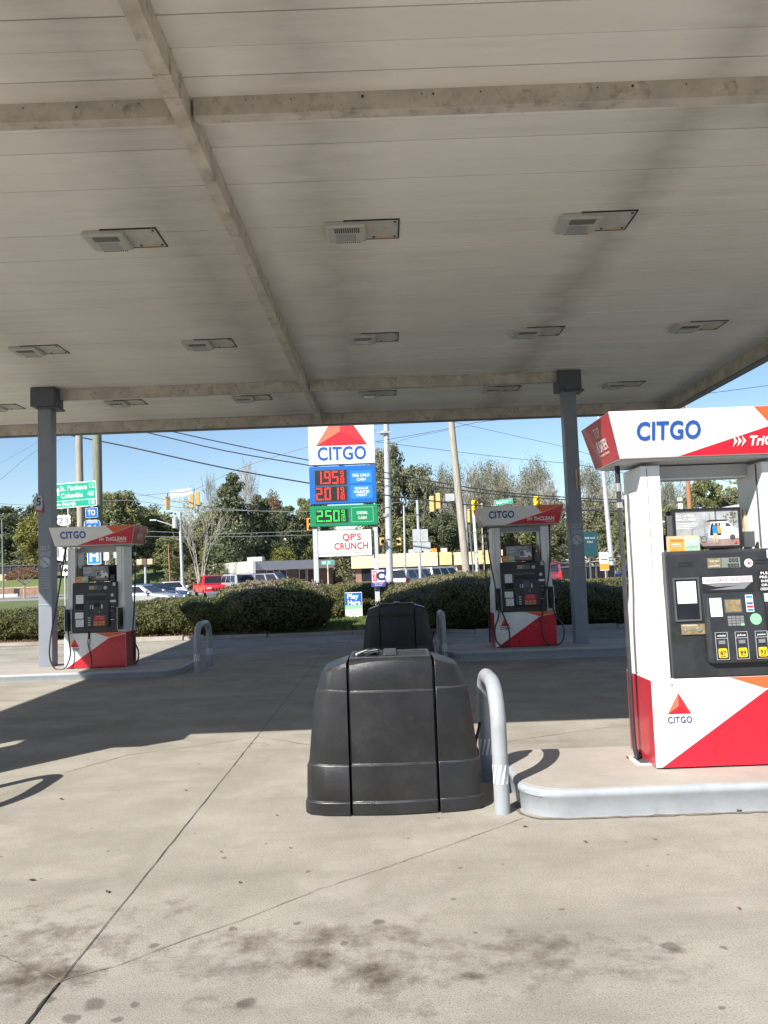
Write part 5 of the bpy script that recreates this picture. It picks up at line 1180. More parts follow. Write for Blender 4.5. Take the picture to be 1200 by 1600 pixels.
vehicle('suv', 'car_navy', 425, 62, -16, 'dark blue estate car in front of the white flat-roofed building', 'parked_car', 'car')
vehicle('van', 'car_gold', 645, 52, 62, 'white minivan seen from behind, right of the steel signal pole', 'parked_car', 'car', rack=True)
vehicle('suv', 'car_silver', 691, 58, 48, 'silver wagon with red tail lights beside the white minivan', 'parked_car', 'car')
vehicle('suv', 'car_maroon', 882, 52, 52, 'maroon car with cream bumper between the shaded pump and the right column', 'parked_car', 'car')
vehicle('pickup', 'car_blue', 1000, 44, 172, 'blue pickup partly hidden behind the near pump', 'pickup_truck', 'pickup')
c = at(922, 900, 42); t = thing('dumpster', 'dark rubbish skip behind the right-hand column', 'skip', (c.x, 42, GZ), R(8))
m_ = MB(); m_.loft([[(-1.1, -.7, 0), (1.0, -.7, 0), (1.0, .7, 0), (-1.1, .7, 0)], [(-1.3, -.85, 1.55), (1.05, -.85, 1.55), (1.05, .85, 1.55), (-1.3, .85, 1.55)]], 'dark'); m_.box(-1.36, 1.1, -.9, .9, 1.55, 1.63, 'darkgrey')
for x in (-.6, 0, .6): m_.box(x - .05, x + .05, -.9, -.8, .1, 1.54, 'darkgrey')
m_.build('container', t, bevel=.02)
r9 = random.Random(9); m_ = MB()
for i in range(26):
    x, z = r9.uniform(-.5, 1.2), r9.uniform(1.6, 2.0); a = r9.uniform(0, 3.1); m_.tube([(x, r9.uniform(-.5, .5), z), (x + math.cos(a) * .9, r9.uniform(-.5, .5), z + abs(math.sin(a)) * .7)], .035, 4, 'bark_pale' if i % 3 else 'darkgrey')
m_.build('debris', t)

# ------------------------------------------------------------------ buildings
def bldg(name, label, foot, z0, zt, m, fascia=None, fm='roof_grey', over=.3):
    t = thing(name, label, 'building', (foot[0][0], foot[0][1], 0)); o_ = Vector((foot[0][0], foot[0][1], 0))
    F = [(x - o_.x, y - o_.y) for x, y in foot]; cx = sum(p[0] for p in F) / len(F); cy = sum(p[1] for p in F) / len(F)
    m_ = MB(); m_.loft([[(x, y, z0) for x, y in F], [(x, y, zt - .01) for x, y in F]], m); wl = m_.build('wall', t)
    if fascia:
        def off(p, k): d = math.hypot(p[0] - cx, p[1] - cy); return (p[0] + (p[0] - cx) / d * k, p[1] + (p[1] - cy) / d * k)
        m_ = MB(); m_.loft([[(*off(p, over), zt - fascia) for p in F], [(*off(p, over), zt) for p in F]], fm); m_.build('roof', t)
    return t, F
cA = at(398, 900, 84); cB = at(330, 900, 100); cC = at(520, 900, 92)
t, F = bldg('flat_roofed_building', 'long low white building with grey flat roof and dark brick front', [(cA.x, 84), (cC.x, 92), (cC.x - 3, 108), (cB.x, 100)], GZ, 2.75, 'brick_dark', 1.0, 'roof_grey')
A_, B_ = Vector((0, 0, 0)), Vector((cB.x - cA.x, 16, 0)); f = Fr((B_.x, B_.y, GZ), A_ - B_, (0, 0, 1)); Ld = (B_ - A_).length
m_ = MB(); m_.rect(f, -.2, Ld + .36, 0, 3.14, .0, .32, 'cream'); m_.build('side_wall', t)
f2 = Fr((0, 0, GZ), Vector((cC.x - cA.x, 8, 0)), (0, 0, 1))
for i, u in enumerate((1.6, 3.4, 6.2, 7.4)):
    m_ = MB(); m_.rect(f2, u, u + .9, .1 if i % 2 else .9, 2.05, 0, .03, 'dark_glass'); m_.frame(f2, u - .06, u + .96, .05 if i % 2 else .85, 2.1, .06, .0, .06, 'cream'); m_.build('door' if i % 2 else 'window', t)
m_ = MB(); m_.box(-1.5, .2, 4, 6, 2.75, 3.3, 'galv'); m_.build('roof_unit', t)
y0 = 80; xa, xb = at(556, 900, y0).x, at(692, 900, y0).x; xc = at(790, 900, y0).x
t, F = bldg('shop_building', 'long low shop with cream and yellow fascia behind the parked cars', [(xa, y0), (xc, y0), (xc, y0 + 12), (xa, y0 + 12)], GZ, 2.8, 'brick')
fz = Fr((0, 0, 0), (1, 0, 0), (0, 0, 1))
for (a, b, mm, z0_, z1_) in ((-.4, xb - xa - .5, 'roof_cream', 1.55, 2.95), (xb - xa - .3, xb - xa + .95, 'roof_yellow', 1.6, 2.9), (xb - xa + 1.2, xb - xa + 3.3, 'roof_cream', 1.55, 2.85), (xb - xa + 3.4, xc - xa + .4, 'roof_yellow', 1.55, 2.95)):
    m_ = MB(); m_.rect(fz, a, b, z0_, z1_, .0, .55, mm); m_.build('fascia', t)
r9 = random.Random(12)
for i in range(9):
    u = .6 + i * 1.75; m_ = MB(); m_.rect(fz, u, u + 1.2, .2 if i % 3 == 0 else .7, 1.5, 0, .03, 'dark_glass' if i != 5 else 'cream'); m_.build('window', t)
m_ = MB()
for i in range(5): u = 8.1 + i * .3; m_.poly(fz, [(u, 1.35 + r9.random() * .2), (u + .3, 1.2 + r9.random() * .2), (u + .35, 1.6), (u, 1.62)], .05, .4, 'brick_dark')
m_.build('broken_soffit', t)
for u, mm in ((7.2, 'cream'), (7.9, 'orange'), (9.0, 'cream'), (5.6, 'roof_grey')): m_ = MB(); m_.box(u, u + .65, .6, 1.4, 2.8, 3.35, mm); m_.build('roof_unit', t, bevel=.03)
# railway bridge, pier and retaining wall at far left
xl_, xr_ = at(-60, 900, 104).x, at(108, 900, 104).x
t = thing('rail_bridge', 'dark steel railway bridge girder crossing at the left edge', 'bridge', (xl_, 104, 0)); f = Fr((0, 0, 0), (1, 0, 0), (0, 0, 1))
m_ = MB(); m_.box(0, xr_ - xl_, 0, 3, 2.6, 3.55, 'dark'); m_.box(0, xr_ - xl_, -.15, 3.1, 3.55, 3.66, 'darkgrey')
for i in range(14): m_.box(i * 1.1, i * 1.1 + .08, -.12, 0, 2.6, 3.54, 'darkgrey')
m_.build('girder', t)
px_ = at(3, 900, 104).x - xl_; m_ = MB(); m_.box(px_ - 1.2, px_ + .55, .1, 2.8, GZ, 2.6, 'tan'); pr_ = m_.build('pier', t)
m_ = MB()
for i in range(4): m_.poly(f, [(px_ - .3, -.3 + i * .42), (px_ + .54, .3 + i * .42), (px_ + .54, .5 + i * .42), (px_ - .3, -.1 + i * .42)], -.1, -.07, 'yellow')
m_.rect(f, px_ - .32, px_ + .56, GZ, 1.5, -.098, -.09, 'dark'); m_.build('hazard_stripes', pr_)
xw0, xw1 = at(-80, 900, 100).x, at(64, 900, 100).x
t = thing('retaining_wall', 'low orange brick retaining wall below the railway bridge', 'wall', (xw0, 100, 0)); m_ = MB(); m_.box(0, xw1 - xw0, 0, .4, GZ, .62, 'brick'); m_.box(-.1, xw1 - xw0 + .1, -.06, .46, .62, .72, 'tan'); m_.build('wall', t)
m_ = MB(); u = at(26, 900, 100).x - xw0; m_.box(u - .35, u + .35, -.03, .02, GZ, .55, 'dark'); m_.build('opening', t)
m_ = MB(); xb0 = at(-60, 900, 92).x; xb1 = at(27, 900, 92).x; m_.box(0, xb1 - xb0, 0, .3, .02, .36, 'white_paint')
for i in range(7): m_.box(.4 + i * 1.1, .55 + i * 1.1, .05, .25, 0, .02 + .02, 'dark')
o = m_.build('road_barrier', bevel=.04); o.location = (xb0, 92, GZ); tag(o, 'long low white barrier on the road edge before the brick wall', 'barrier')
mb = MB(); mb.add([(-300, 88, GZ + .02), (-27, 84, GZ + .02), (-27, 98, GZ + .02), (-300, 98, GZ + .02)], [(0, 1, 2, 3)], 'lot'); struct('far_road', mb)
mb = MB(); mb.add([(-300, 100.6, GZ), (-27, 100.6, GZ), (-30, 103.5, 1.6), (-300, 103.5, 1.6), (-300, 118, 3.3), (-32, 118, 3.0)], [(0, 1, 2, 3), (3, 2, 5, 4)], 'grass_ground'); struct('embankment', mb)
# right: gas station style roof seen through the near pump
cR = at(1112, 800, 46); t = thing('white_roofed_building', 'white pitched canopy roof with blue edge seen through the near pump', 'building', (cR.x, 46, 0))
z_ = cR.z; m_ = MB(); m_.loft([[(0, y, z_ - .15), (4.2, y, z_ + .75), (12, y, z_ + .9), (12, y, z_ - 1.1), (4.2, y, z_ - .95), (2.2, y, z_ - .75)] for y in (0, 10)], 'white_paint'); m_.build('roof', t)
m_ = MB(); m_.rect(Fr((0, -.02, 0), (1, 0, 0), (0, 0, 1)), 1.7, 11.9, z_ - .45, z_ - .05, 0, .03, 'blue_light'); m_.rect(Fr((0, -.02, 0), (1, 0, 0), (0, 0, 1)), 1.9, 11.9, z_ - .72, z_ - .66, 0, .03, 'red'); m_.build('stripe', t)
m_ = MB(); m_.box(3, 3.3, 1, 1.3, GZ, z_ - .9, 'white_paint'); m_.box(10, 10.3, 1, 1.3, GZ, z_ - .9, 'white_paint'); m_.build('post', t)

# ------------------------------------------------------------------ foliage
def leaf_mesh(name, C, N, size, rs, m, asp=.55, parent=None):
    """one small pointed face per leaf; C centres, N preferred normals"""
    n = len(C); d = rs.normal(size=(n, 3)); Nn = N + .9 * d; Nn /= np.linalg.norm(Nn, axis=1)[:, None] + 1e-9
    a = rs.normal(size=(n, 3)); T = np.cross(Nn, a); T /= np.linalg.norm(T, axis=1)[:, None] + 1e-9; B = np.cross(Nn, T)
    s = (size * rs.uniform(.6, 1.35, n))[:, None]
    V = np.stack([C - T * s * .5, C - B * s * asp * .5, C + T * s * .5, C + B * s * asp * .5], 1).reshape(-1, 3)
    me = bpy.data.meshes.new(name); me.vertices.add(4 * n); me.vertices.foreach_set('co', V.astype('f').ravel())
    me.loops.add(4 * n); me.loops.foreach_set('vertex_index', np.arange(4 * n, dtype='i'))
    me.polygons.add(n); me.polygons.foreach_set('loop_start', np.arange(0, 4 * n, 4, dtype='i')); me.update(); me.validate()
    me.materials.append(MATS[m]); o = bpy.data.objects.new(name, me); COL.objects.link(o)
    if parent: o.parent = parent
    return o
def limbs(mb, rs, p, d, L, r, depth, spread, m, minr, tips, kids=3, droop=0.0):
    segs = 3; q = Vector(p); dd = Vector(d).normalized(); path = [q.copy()]
    for k in range(segs):
        dd = (dd + Vector(rs.normal(size=3)) * .13 + Vector((0, 0, .06 - droop))).normalized(); q = q + dd * (L / segs); path.append(q.copy())
    r1 = max(minr, r * .62); mb.tube(path, [r + (r1 - r) * k / segs for k in range(segs + 1)], 6 if r > .08 else (4 if r > .03 else 3), m)
    if depth == 0: tips.append(q.copy()); return
    for i in range(kids):
        v = Vector(rs.normal(size=3)); v = (v - dd * v.dot(dd)).normalized()
        nd = (dd + v * spread * rs.uniform(.6, 1.25)).normalized(); st = path[-1] if i < 2 else path[rs.randint(1, segs)]
        limbs(mb, rs, st, nd, L * rs.uniform(.62, .85), r1 * (.9 if i == 0 else .7), depth - 1, spread, m, minr, tips, kids, droop)
def leafy_tree(seed, label, kind, leaf, H=14, W=5.0, n=13000, ls=.42, trunk_h=.16, cone=False, sparse=False):
    rs = np.random.RandomState(seed); t = thing('tree' if not cone else 'cedar_tree', label, 'tree', group='trees beyond the road')
    C = []; N = []; nb = 85; top = []
    for i in range(nb):
        v = rs.normal(size=3); v /= np.linalg.norm(v); rad = rs.uniform(.35, .95) ** .6
        z = v[2] * rad
        if cone: u = rs.uniform(0, 1) ** 1.25; a = rs.uniform(0, 6.28); rr_ = (1 - u ** 1.6) ** .8 * rs.uniform(.3, 1.0); c = np.array([math.cos(a) * rr_ * W, math.sin(a) * rr_ * W, H * (trunk_h + u * (1 - trunk_h) * .95)]); br = W * .34 * (1.1 - u * .6)
        else: c = np.array([v[0] * rad * W * .82, v[1] * rad * W * .82, H * (trunk_h + (1 - trunk_h) * .5) + z * H * (1 - trunk_h) * .43]); c[:2] *= (1.0 - .35 * max(0, -z)); br = W * rs.uniform(.14, .30)
        k = int(n / nb); d = rs.normal(size=(k, 3)); d /= np.linalg.norm(d, axis=1)[:, None]; rd = rs.uniform(.45, 1.05, k)[:, None]
        C.append(c + d * rd * br * np.array([1, 1, .72])); N.append(d + np.array([0, 0, .5])); top.append(c)
    leaf_mesh('crown', np.concatenate(C), np.concatenate(N), ls, rs, leaf, parent=t)
    m_ = MB(); tips = []
    m_.tube([(0, 0, 0), (.1, 0, H * .15), (0, .1, H * .35), (.1, .1, H * .6)], [.36, .28, .2, .07], 8, 'bark')
    for i in range(11): c = top[rs.randint(nb)]; b = Vector((.05, .05, H * rs.uniform(.2, .45))); e = Vector(c); m_.tube([b, b.lerp(e, .5) + Vector((0, 0, .5)), e], [.12, .08, .03], 5, 'bark')
    m_.build('trunk', t, smooth=True)
    return t
def bare_tree(seed, label, H=14, depth=5, kids=3, m='twig', leaf=None, nleaf=0, trunks=1, spread=.62, minr=.027, droop=0.0, name='bare_tree'):
    rs = np.random.RandomState(seed); t = thing(name, label, 'tree', group='trees beyond the road'); m_ = MB(); tips = []
    tr = MB()
    for k in range(trunks):
        a = 6.28 * k / max(1, trunks) + .5; o_ = Vector((math.cos(a), math.sin(a), 0)) * (.25 if trunks > 1 else 0); d = Vector((o_.x * 1.3, o_.y * 1.3, 1)).normalized()
        e = o_ + d * H * .24; tr.tube([o_, o_.lerp(e, .5) + Vector((.06, 0, 0)), e], [.26, .2, .15], 8, 'bark_pale' if m != 'bark' else 'bark')
        for j in range(3 if trunks == 1 else 2):
            v = Vector((math.cos(a + j * 2.2), math.sin(a + j * 2.2), 0)); limbs(m_, rs, e, (d + v * .35), H * .25, .11, depth, spread, m, minr, tips, kids, droop)
    tr.build('trunk', t, smooth=True); m_.build('branches', t, normals=False)
    if leaf:
        T = np.array([tuple(p) for p in tips]); c = T[rs.randint(len(T), size=nleaf)] + rs.normal(size=(nleaf, 3)) * .45
        leaf_mesh('leaves', c, rs.normal(size=(nleaf, 3)) * .1 + np.array([0, 0, .5]), .26, rs, leaf, parent=t)
    return t
PR = {}
def put(key, make, px, top, Y, hw, label, rz=0.0, H0=14, W0=5.6):
    if key not in PR: o = PR[key] = make('')
    else: o = copy_tree(PR[key])
    c = at(px, 900, Y); zt = CAM_H + (hor(px) - top) / 1200 * Y - GZ
    o.location = (c.x, Y, GZ); o.rotation_euler = (0, 0, rz); k = (1.0 if key[:2] == 'bt' else 1.18) * hw / 1200 * Y / W0; o.scale = (k, k, zt / H0 * (1.03 if key[:2] == 'bt' else 1.10)); o['label'] = label
    return o
oak = lambda l: leafy_tree(1, l, 'tree', 'oak_leaf'); oak2 = lambda l: leafy_tree(2, l, 'tree', 'oak_dark'); olive = lambda l: leafy_tree(3, l, 'tree', 'olive_leaf', n=11000)
ced = lambda l: leafy_tree(4, l, 'cedar', 'oak_dark', W=4.8, cone=True, trunk_h=.06); yel = lambda l: leafy_tree(5, l, 'tree', 'yellow_leaf', n=9000); rust = lambda l: leafy_tree(6, l, 'tree', 'rust_leaf', n=8000)
pine = lambda l: leafy_tree(8, l, 'tree', 'olive_leaf', W=5.2, n=14000, trunk_h=.05)
bt1 = lambda l: bare_tree(11, l); bt2 = lambda l: bare_tree(12, l, depth=5, leaf='olive_leaf', nleaf=5200); bt3 = lambda l: bare_tree(13, l, trunks=4, depth=3, kids=3, m='twig', spread=.5, minr=.03)
put('oak2', oak2, 30, 792, 130, 55, 'dark evergreen at the left edge above the bridge')
put('yel', yel, 68, 800, 118, 38, 'yellowing tree above the bridge girder, left of the column', W0=5.0)
put('oak2', oak2, 70, 772, 135, 30, 'dark tree directly behind the left column', 1.0)
put('olive', olive, 118, 806, 110, 36, 'olive green tree behind the route shields', 0.4)
put('bt3', bt3, 168, 800, 96, 34, 'bare pale-limbed tree among leaves right of the greenish pole', 1.1)
put('oak', oak, 186, 768, 100, 44, 'spreading broad oak right of the greenish pole')
put('oak', oak, 242, 802, 105, 42, 'rounded oak behind the parked cars at left', 2.0)
put('oak2', oak2, 205, 826, 92, 40, 'low dark tree behind the left pump crown', 2.6)
put('bt3', bt3, 313, 762, 86, 36, 'bare multi-stemmed tree standing left of the red pickup', 0.2)
put('bt1', bt1, 322, 738, 112, 26, 'thin bare tree top rising by the hanging signals', .7)
put('ced', ced, 366, 752, 96, 52, 'tall cone-shaped dark cedar above the red pickup')
put('ced', ced, 415, 790, 100, 40, 'shorter dark cedar right of the tall one', 1.0)
put('bt1', bt1, 385, 716, 118, 30, 'wispy bare tree rising behind the tall cedar', 2.1)
put('olive', olive, 418, 772, 120, 36, 'pale green tree between the cedars and the rust-coloured crown', 1.5)
put('rust', rust, 432, 778, 116, 18, 'small rust-coloured tree left of the price sign', W0=5.0)
put('oak2', oak2, 455, 792, 108, 40, 'dark evergreen immediately left of the price sign', .9)
put('oak', oak, 490, 778, 118, 34, 'green tree behind the price sign panels', 4.0)
put('oak', oak, 272, 838, 92, 34, 'low green tree behind the white car', .5)
put('oak2', oak2, 300, 815, 108, 42, 'dark tree behind the bare multi-stemmed one', 1.9)
put('oak', oak, 335, 800, 104, 34, 'green tree between the bare tree and the tall cedar', 2.9)
put('oak2', oak2, 225, 790, 116, 42, 'tall dark tree behind the tan walk signal', 4.4)
put('olive', olive, 60, 835, 124, 44, 'olive tree directly above the bridge girder', 2.2)
put('yel', yel, 438, 856, 98, 26, 'low yellow-green bushy tree above the flat-roofed building', 1.2)
put('olive', olive, 522, 848, 112, 34, 'low olive tree between the legs of the price sign', .4)
put('oak2', oak2, 552, 842, 104, 42, 'low dark tree behind the price sign right leg', 1.4)
put('pine', pine, 620, 703, 108, 44, 'tall full tree just right of the steel signal pole')
put('pine', pine, 668, 735, 104, 34, 'tall full tree left of the leaning wooden pole', 1.8)
put('oak2', oak2, 692, 800, 98, 36, 'dark lower tree behind the silver wagon', 3.1)
put('oak', oak, 640, 806, 96, 40, 'green tree behind the yellow shop roof, left part', 2.2)
for i, (px, top, Y, hw, k) in enumerate(((705, 728, 112, 34, 'bt2'), (738, 722, 118, 36, 'bt1'), (772, 724, 114, 38, 'bt2'), (806, 716, 120, 38, 'bt1'), (842, 722, 112, 38, 'bt2'), (722, 760, 100, 30, 'bt1'), (792, 745, 102, 34, 'bt2'), (872, 742, 104, 34, 'bt1'))):
    put(k, bt1 if k == 'bt1' else bt2, px, top, Y, hw, 'wispy leafless tree above the shaded pump, %s counting from the leaning pole' % ['first', 'third', 'fourth', 'sixth', 'seventh', 'second', 'fifth', 'eighth'][i], i * 1.3)
for i, (px, top, Y, hw, k, ff) in enumerate(((765, 806, 94, 40, 'oak2', oak2), (812, 800, 96, 42, 'oak', oak), (858, 812, 96, 40, 'olive', olive), (895, 806, 94, 36, 'oak2', oak2))):
    put(k, ff, px, top, Y, hw, ['dark tree seen between the columns of the shaded pump, left half', 'green tree seen between the columns of the shaded pump, right half', 'olive tree above the maroon car', 'dark tree behind the right-hand column'][i], i * .9)
for i, (px, top, Y, hw, k, ff, l) in enumerate(((928, 722, 100, 36, 'bt2', bt2, 'bare tree with clinging vine just right of the right-hand column'), (962, 748, 92, 34, 'bt1', bt1, 'bare tangle of branches left of the near pump column'),
        (950, 785, 84, 38, 'olive', olive, 'olive tree behind the white and orange sign'), (985, 800, 80, 30, 'oak', oak, 'green tree above the blue pickup'), (915, 800, 90, 30, 'olive', olive, 'olive tree above the skip'),
        (1012, 760, 84, 40, 'oak2', oak2, 'dark tree hidden by the near pump column'), (1052, 745, 82, 26, 'bt2', bt2, 'half-bare tree left of the brown pole in the pump window'), (1106, 748, 78, 36, 'oak', oak, 'rounded green tree in the middle of the pump window'), (1148, 768, 80, 36, 'olive', olive, 'green tree at the right of the pump window'),
        (1068, 790, 76, 40, 'oak', oak, 'low green tree behind the small route shields'), (1190, 770, 84, 46, 'oak2', oak2, 'dark tree at the right edge of the view'), (1130, 800, 74, 40, 'oak2', oak2, 'low dark tree behind the white pitched roof'))):
    put(k, ff, px, top, Y, hw, l, i * 1.1 + .4)
for i, (px, top, Y, hw, k, ff, l) in enumerate(((600, 712, 122, 34, 'pine', pine, 'olive tree rising between price sign and steel pole'), (700, 770, 116, 44, 'pine', pine, 'olive tree behind the leaning wooden pole'), (735, 778, 118, 44, 'olive', olive, 'hazy olive tree above the slender white poles'), (775, 772, 120, 44, 'pine', pine, 'hazy olive tree above the left half of the shaded pump'),
        (820, 770, 120, 44, 'olive', olive, 'hazy olive tree above the right half of the shaded pump'), (862, 775, 118, 40, 'pine', pine, 'hazy olive tree immediately left of the right-hand column'), (120, 775, 128, 40, 'oak2', oak2, 'dark tree glimpsed behind the two wooden poles'), (945, 768, 116, 44, 'pine', pine, 'hazy olive tree between the right-hand column and the near pump'))):
    put(k, ff, px, top, Y, hw, l, i * 1.7 + .2)
# small leafless crape myrtle on the far left grass
rs = np.random.RandomState(31); t = thing('crape_myrtle', 'small reddish umbrella-shaped tree on the grass left of the column', 'tree', (at(38, 900, 84).x, 84, GZ)); m_ = MB(); m_.cyl((0, 0, 0), (0, 0, 1.5), .10, .08, m='bark_pale')
for i in range(9): a = i * .7; m_.tube([(0, 0, 1.4), (math.cos(a) * .8, math.sin(a) * .8, 2.1), (math.cos(a) * 1.7, math.sin(a) * 1.7, 2.7)], [.06, .04, .02], 5, 'bark_pale')
m_.build('trunk', t); nn = 2600; a = rs.uniform(0, 6.28, nn); r = np.sqrt(rs.uniform(0, 1, nn)) * 2.0; C = np.stack([np.cos(a) * r, np.sin(a) * r, 2.25 + (1 - (r / 2.0) ** 2) * .9 + rs.normal(size=nn) * .16], 1)
leaf_mesh('crown', C, rs.normal(size=(nn, 3)) * .2 + np.array([0, 0, .5]), .17, rs, 'rust_leaf', parent=t)
# distant mixed wood that closes the view
mb = MB(); XS = list(range(-320, 340, 12)); hz = lambda x: 8.5 + 2.2 * math.sin(x * .05) + 1.2 * math.sin(x * .17)
mb.add([(x, 152, GZ) for x in XS] + [(x, 175, hz(x)) for x in XS] + [(x, 400, hz(x) + 3) for x in XS], [(i + k * len(XS), i + 1 + k * len(XS), i + 1 + (k + 1) * len(XS), i + (k + 1) * len(XS)) for k in (0, 1) for i in range(len(XS) - 1)], 'hill_green'); struct('hill', mb)
rs = np.random.RandomState(21); n = 52000; X = rs.uniform(-150, 160, n); Yw = rs.uniform(128, 150, n); Ht = 11.0 + 2.6 * np.sin(X * .13) + 1.6 * np.sin(X * .41 + 1) + 1.0 * np.sin(X * 1.1); C = np.stack([X, Yw, GZ + Ht * rs.uniform(0, 1, n) ** .8], 1)
o = leaf_mesh('distant_wood', C, np.tile(np.array([[0, -1, .5]]), (n, 1)), .75, rs, 'oak_leaf'); tag(o, 'unbroken mixed wood in the far distance behind the trees', 'wood', kind='stuff')
rs = np.random.RandomState(22); n = 16000; X = rs.uniform(-30, 40, n); Yw = rs.uniform(100.5, 108, n); C = np.stack([X, Yw, GZ + 2.6 * (1 + .4 * np.sin(X * .7)) * rs.uniform(0, 1, n)], 1)
o = leaf_mesh('brush', C, np.tile(np.array([[0, -1, .5]]), (n, 1)), .33, rs, 'dry_brush'); tag(o, 'tangled dry brush at the foot of the far trees', 'brush', kind='stuff')

# ------------------------------------------------------------------ clipped hedge
def shrub(seed, leaf, rx=1.25, ry=1.3, h=1.0, n=15000, ls=.052):
    rs = np.random.RandomState(seed); t = thing('hedge_shrub', '', 'shrub', group='clipped shrubs along the forecourt edge')
    ph = rs.uniform(0, 6.28, 12)
    def surf(d):                     # rounded block with lumps
        ax, ay, az = np.abs(d[:, 0]), np.abs(d[:, 1]), np.abs(d[:, 2]); p = 2.7
        k = (ax ** p + ay ** p + az ** p) ** (-1 / p)
        lump = 1 + .08 * np.sin(4 * d[:, 0] + ph[0]) * np.sin(4 * d[:, 1] + ph[1]) + .06 * np.sin(9 * d[:, 0] + ph[2]) * np.sin(8 * d[:, 2] + ph[3]) + .025 * np.sin(17 * d[:, 1] + ph[4]) * np.sin(15 * d[:, 0] + ph[5])
        return (k * lump)[:, None] * d
    d = rs.normal(size=(n, 3)); d[:, 2] = d[:, 2] * .9; d /= np.linalg.norm(d, axis=1)[:, None]
    k_ = 1 - np.abs(rs.normal(size=n)) * .05 + .02; sh_ = rs.uniform(size=n) < .07; k_[sh_] += rs.uniform(0, .10, sh_.sum()); P = surf(d) * k_[:, None]; C = P * np.array([rx, ry, h * .5]) + np.array([0, 0, h * .5])
    # loose shoots
    leaf_mesh('foliage', C, d, ls, rs, leaf, .6, t)
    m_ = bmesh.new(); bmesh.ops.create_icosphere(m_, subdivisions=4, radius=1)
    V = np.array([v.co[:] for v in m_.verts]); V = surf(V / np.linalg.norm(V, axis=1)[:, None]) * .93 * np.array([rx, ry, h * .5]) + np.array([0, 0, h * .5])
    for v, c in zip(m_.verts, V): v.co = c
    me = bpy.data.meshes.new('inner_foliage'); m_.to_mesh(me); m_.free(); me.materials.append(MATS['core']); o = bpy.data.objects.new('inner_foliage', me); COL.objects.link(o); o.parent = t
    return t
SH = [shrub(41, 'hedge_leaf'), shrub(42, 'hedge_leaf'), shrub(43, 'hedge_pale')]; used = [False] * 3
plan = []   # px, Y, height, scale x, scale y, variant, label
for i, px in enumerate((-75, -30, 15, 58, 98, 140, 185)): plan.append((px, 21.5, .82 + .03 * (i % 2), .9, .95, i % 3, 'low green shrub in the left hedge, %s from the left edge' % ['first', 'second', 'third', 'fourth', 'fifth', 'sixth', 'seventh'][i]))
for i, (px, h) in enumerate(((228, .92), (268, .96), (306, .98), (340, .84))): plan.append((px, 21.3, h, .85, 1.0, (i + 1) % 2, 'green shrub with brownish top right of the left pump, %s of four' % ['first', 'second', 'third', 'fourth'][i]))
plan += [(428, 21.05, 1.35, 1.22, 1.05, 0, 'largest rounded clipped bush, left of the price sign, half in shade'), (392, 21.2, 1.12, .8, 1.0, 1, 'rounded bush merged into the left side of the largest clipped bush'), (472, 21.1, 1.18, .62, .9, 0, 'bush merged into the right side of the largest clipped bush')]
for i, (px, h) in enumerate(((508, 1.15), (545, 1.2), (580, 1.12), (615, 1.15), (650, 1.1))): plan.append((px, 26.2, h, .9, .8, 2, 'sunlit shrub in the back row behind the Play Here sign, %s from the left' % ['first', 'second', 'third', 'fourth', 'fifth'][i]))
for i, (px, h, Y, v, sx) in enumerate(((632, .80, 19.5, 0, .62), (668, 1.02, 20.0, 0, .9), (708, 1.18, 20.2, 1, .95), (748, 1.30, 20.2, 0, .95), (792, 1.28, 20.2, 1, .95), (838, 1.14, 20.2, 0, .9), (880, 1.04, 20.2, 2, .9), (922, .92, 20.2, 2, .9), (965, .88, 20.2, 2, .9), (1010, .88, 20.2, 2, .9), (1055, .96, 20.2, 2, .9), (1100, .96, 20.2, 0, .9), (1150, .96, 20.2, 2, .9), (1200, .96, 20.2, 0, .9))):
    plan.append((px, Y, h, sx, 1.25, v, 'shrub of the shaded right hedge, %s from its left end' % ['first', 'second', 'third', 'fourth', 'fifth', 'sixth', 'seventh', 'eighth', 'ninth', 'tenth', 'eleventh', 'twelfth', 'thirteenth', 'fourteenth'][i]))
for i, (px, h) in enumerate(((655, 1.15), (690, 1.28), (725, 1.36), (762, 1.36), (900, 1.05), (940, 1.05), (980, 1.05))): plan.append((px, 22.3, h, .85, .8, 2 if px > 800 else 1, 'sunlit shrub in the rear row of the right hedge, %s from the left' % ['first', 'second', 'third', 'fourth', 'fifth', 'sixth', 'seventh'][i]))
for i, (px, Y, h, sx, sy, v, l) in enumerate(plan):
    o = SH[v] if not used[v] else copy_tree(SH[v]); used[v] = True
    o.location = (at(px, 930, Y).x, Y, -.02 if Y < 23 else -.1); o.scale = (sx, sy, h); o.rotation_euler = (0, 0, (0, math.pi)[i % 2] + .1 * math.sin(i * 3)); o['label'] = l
# grass blades near the yard sign, leaf litter along the kerb
rs = np.random.RandomState(51); n = 14000; C = np.stack([rs.uniform(-4.4, 1.4, n), rs.uniform(20.0, 25.0, n), rs.uniform(.0, .07, n)], 1)
o = leaf_mesh('grass', C, np.tile(np.array([[0, -1, .1]]), (n, 1)), .085, rs, 'grass_blade', .25); tag(o, 'short grass round the Play Here sign', 'grass', kind='stuff')
rs = np.random.RandomState(52); n = 3000; x = rs.uniform(-13, -3.0, n); C = np.stack([x, 19.75 - (x + 13) * .055 + np.abs(rs.normal(size=n)) * .28 + .05, rs.uniform(.01, .09, n)], 1)
o = leaf_mesh('leaf_litter', C, np.tile(np.array([[0, 0, 1.5]]), (n, 1)), .05, rs, 'leaf_dry'); tag(o, 'dry leaf litter lying along the kerb of the left hedge', 'leaf litter', kind='stuff')
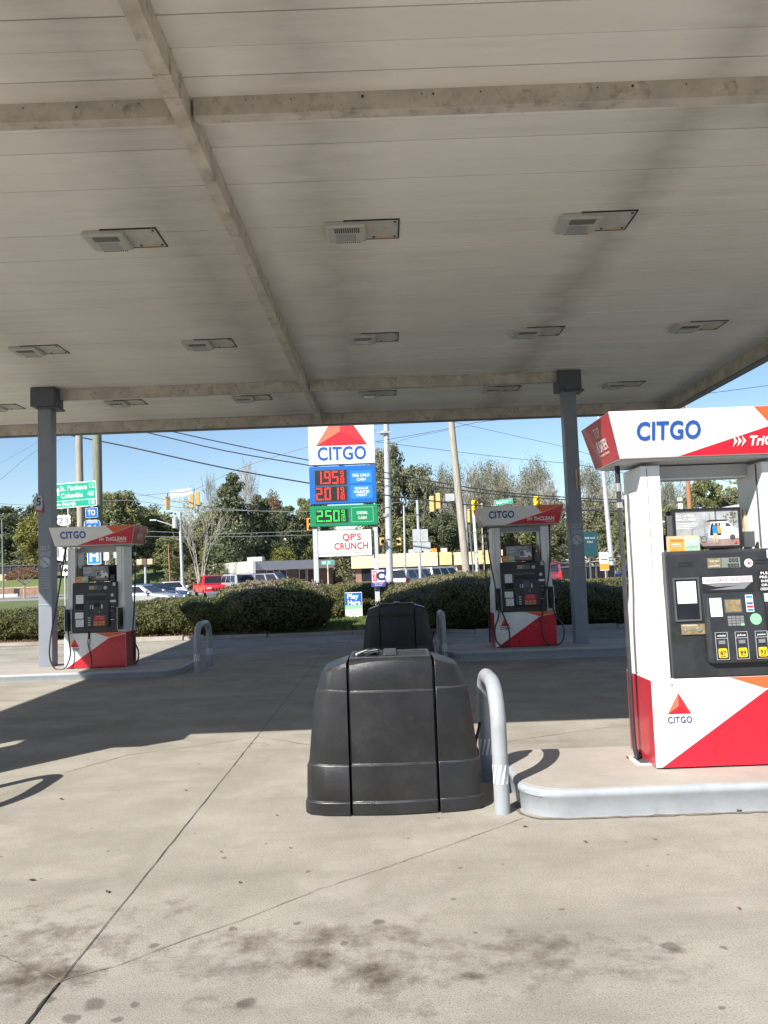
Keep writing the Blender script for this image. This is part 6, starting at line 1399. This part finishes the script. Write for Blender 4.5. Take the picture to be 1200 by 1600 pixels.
# single fallen leaves on the concrete
lf = None; spots = [(345, 1332), (168, 1395), (453, 1326), (432, 1275), (290, 1236), (535, 1270), (1155, 1268), (915, 1317), (1155, 1421), (50, 1377), (640, 1262), (980, 1185), (375, 1380), (820, 1293), (96, 1250)]
r7 = random.Random(7)
for i, (px, py) in enumerate(spots):
    onis = (px > 860 and py < 1200)
    if lf is None:
        m_ = MB(); P = [(0, -.028), (.012, -.012), (.011, .008), (0, .03), (-.011, .008), (-.012, -.012)]
        m_.add([(x, y, .004 + abs(x) * .9 + (y * y) * 6) for x, y in P] + [(0, 0, .001)], [(k, (k + 1) % 6, 6) for k in range(6)], 'leaf_dry'); lf = o = m_.build('fallen_leaf', normals=False)
        tag(o, 'small dry brown leaf lying on the concrete', 'leaf', 'dry leaves on the concrete')
    else: o = lf.copy(); COL.objects.link(o)
    p = G(px, py, .174 if onis else 0); o.location = (p.x, p.y, (.175 if onis else .002)); o.rotation_euler = (r7.uniform(-.3, .3), r7.uniform(-.3, .3), r7.uniform(0, 6.28)); s = r7.uniform(.4, .85); o.scale = (s, s, s)

# unseen shop and trees round the lot, added to shut out low sky light
t = thing('added_shop', 'unseen low pale shop with a glazed front, added behind the viewer to block sky light', 'shop', (0, -15, 0))
m_ = MB(); m_.box(-17, 17, -9, 0, 0, 5.0, 'cream'); m_.box(-17.2, 17.2, -.02, .5, 3.6, 5.2, 'white_paint'); wl = m_.build('wall', t)
m_ = MB()
for i in range(12): m_.box(-14.5 + i * 2.4, -12.4 + i * 2.4, .0, .05, .5, 2.9, 'dark_glass')
m_.build('shop_front', wl)
for i, (x, y, k) in enumerate(((-34, 2, 'oak'), (-37, 12, 'oak2'), (-33, -9, 'oak2'), (-36, 22, 'oak'), (34, 0, 'oak2'), (36, 10, 'oak'), (33, 20, 'oak2'), (35, -10, 'oak'), (-22, -30, 'oak'), (0, -32, 'oak2'), (22, -30, 'oak'))):
    o = copy_tree(PR[k]); o.location = (x, y, 0); o.scale = (1.15, 1.15, .75 if x < 0 else .85); o['label'] = '%s tree added out of view to block sky light, %s' % ('broad oak' if k == 'oak' else 'dark evergreen', ('far left', 'left, towards the road', 'left, near the shop', 'left, nearest the road', 'far right', 'right, towards the road', 'right, nearest the road', 'right, near the shop', 'behind the shop at left', 'behind the shop', 'behind the shop at right')[i]); o['group'] = 'trees added out of view'
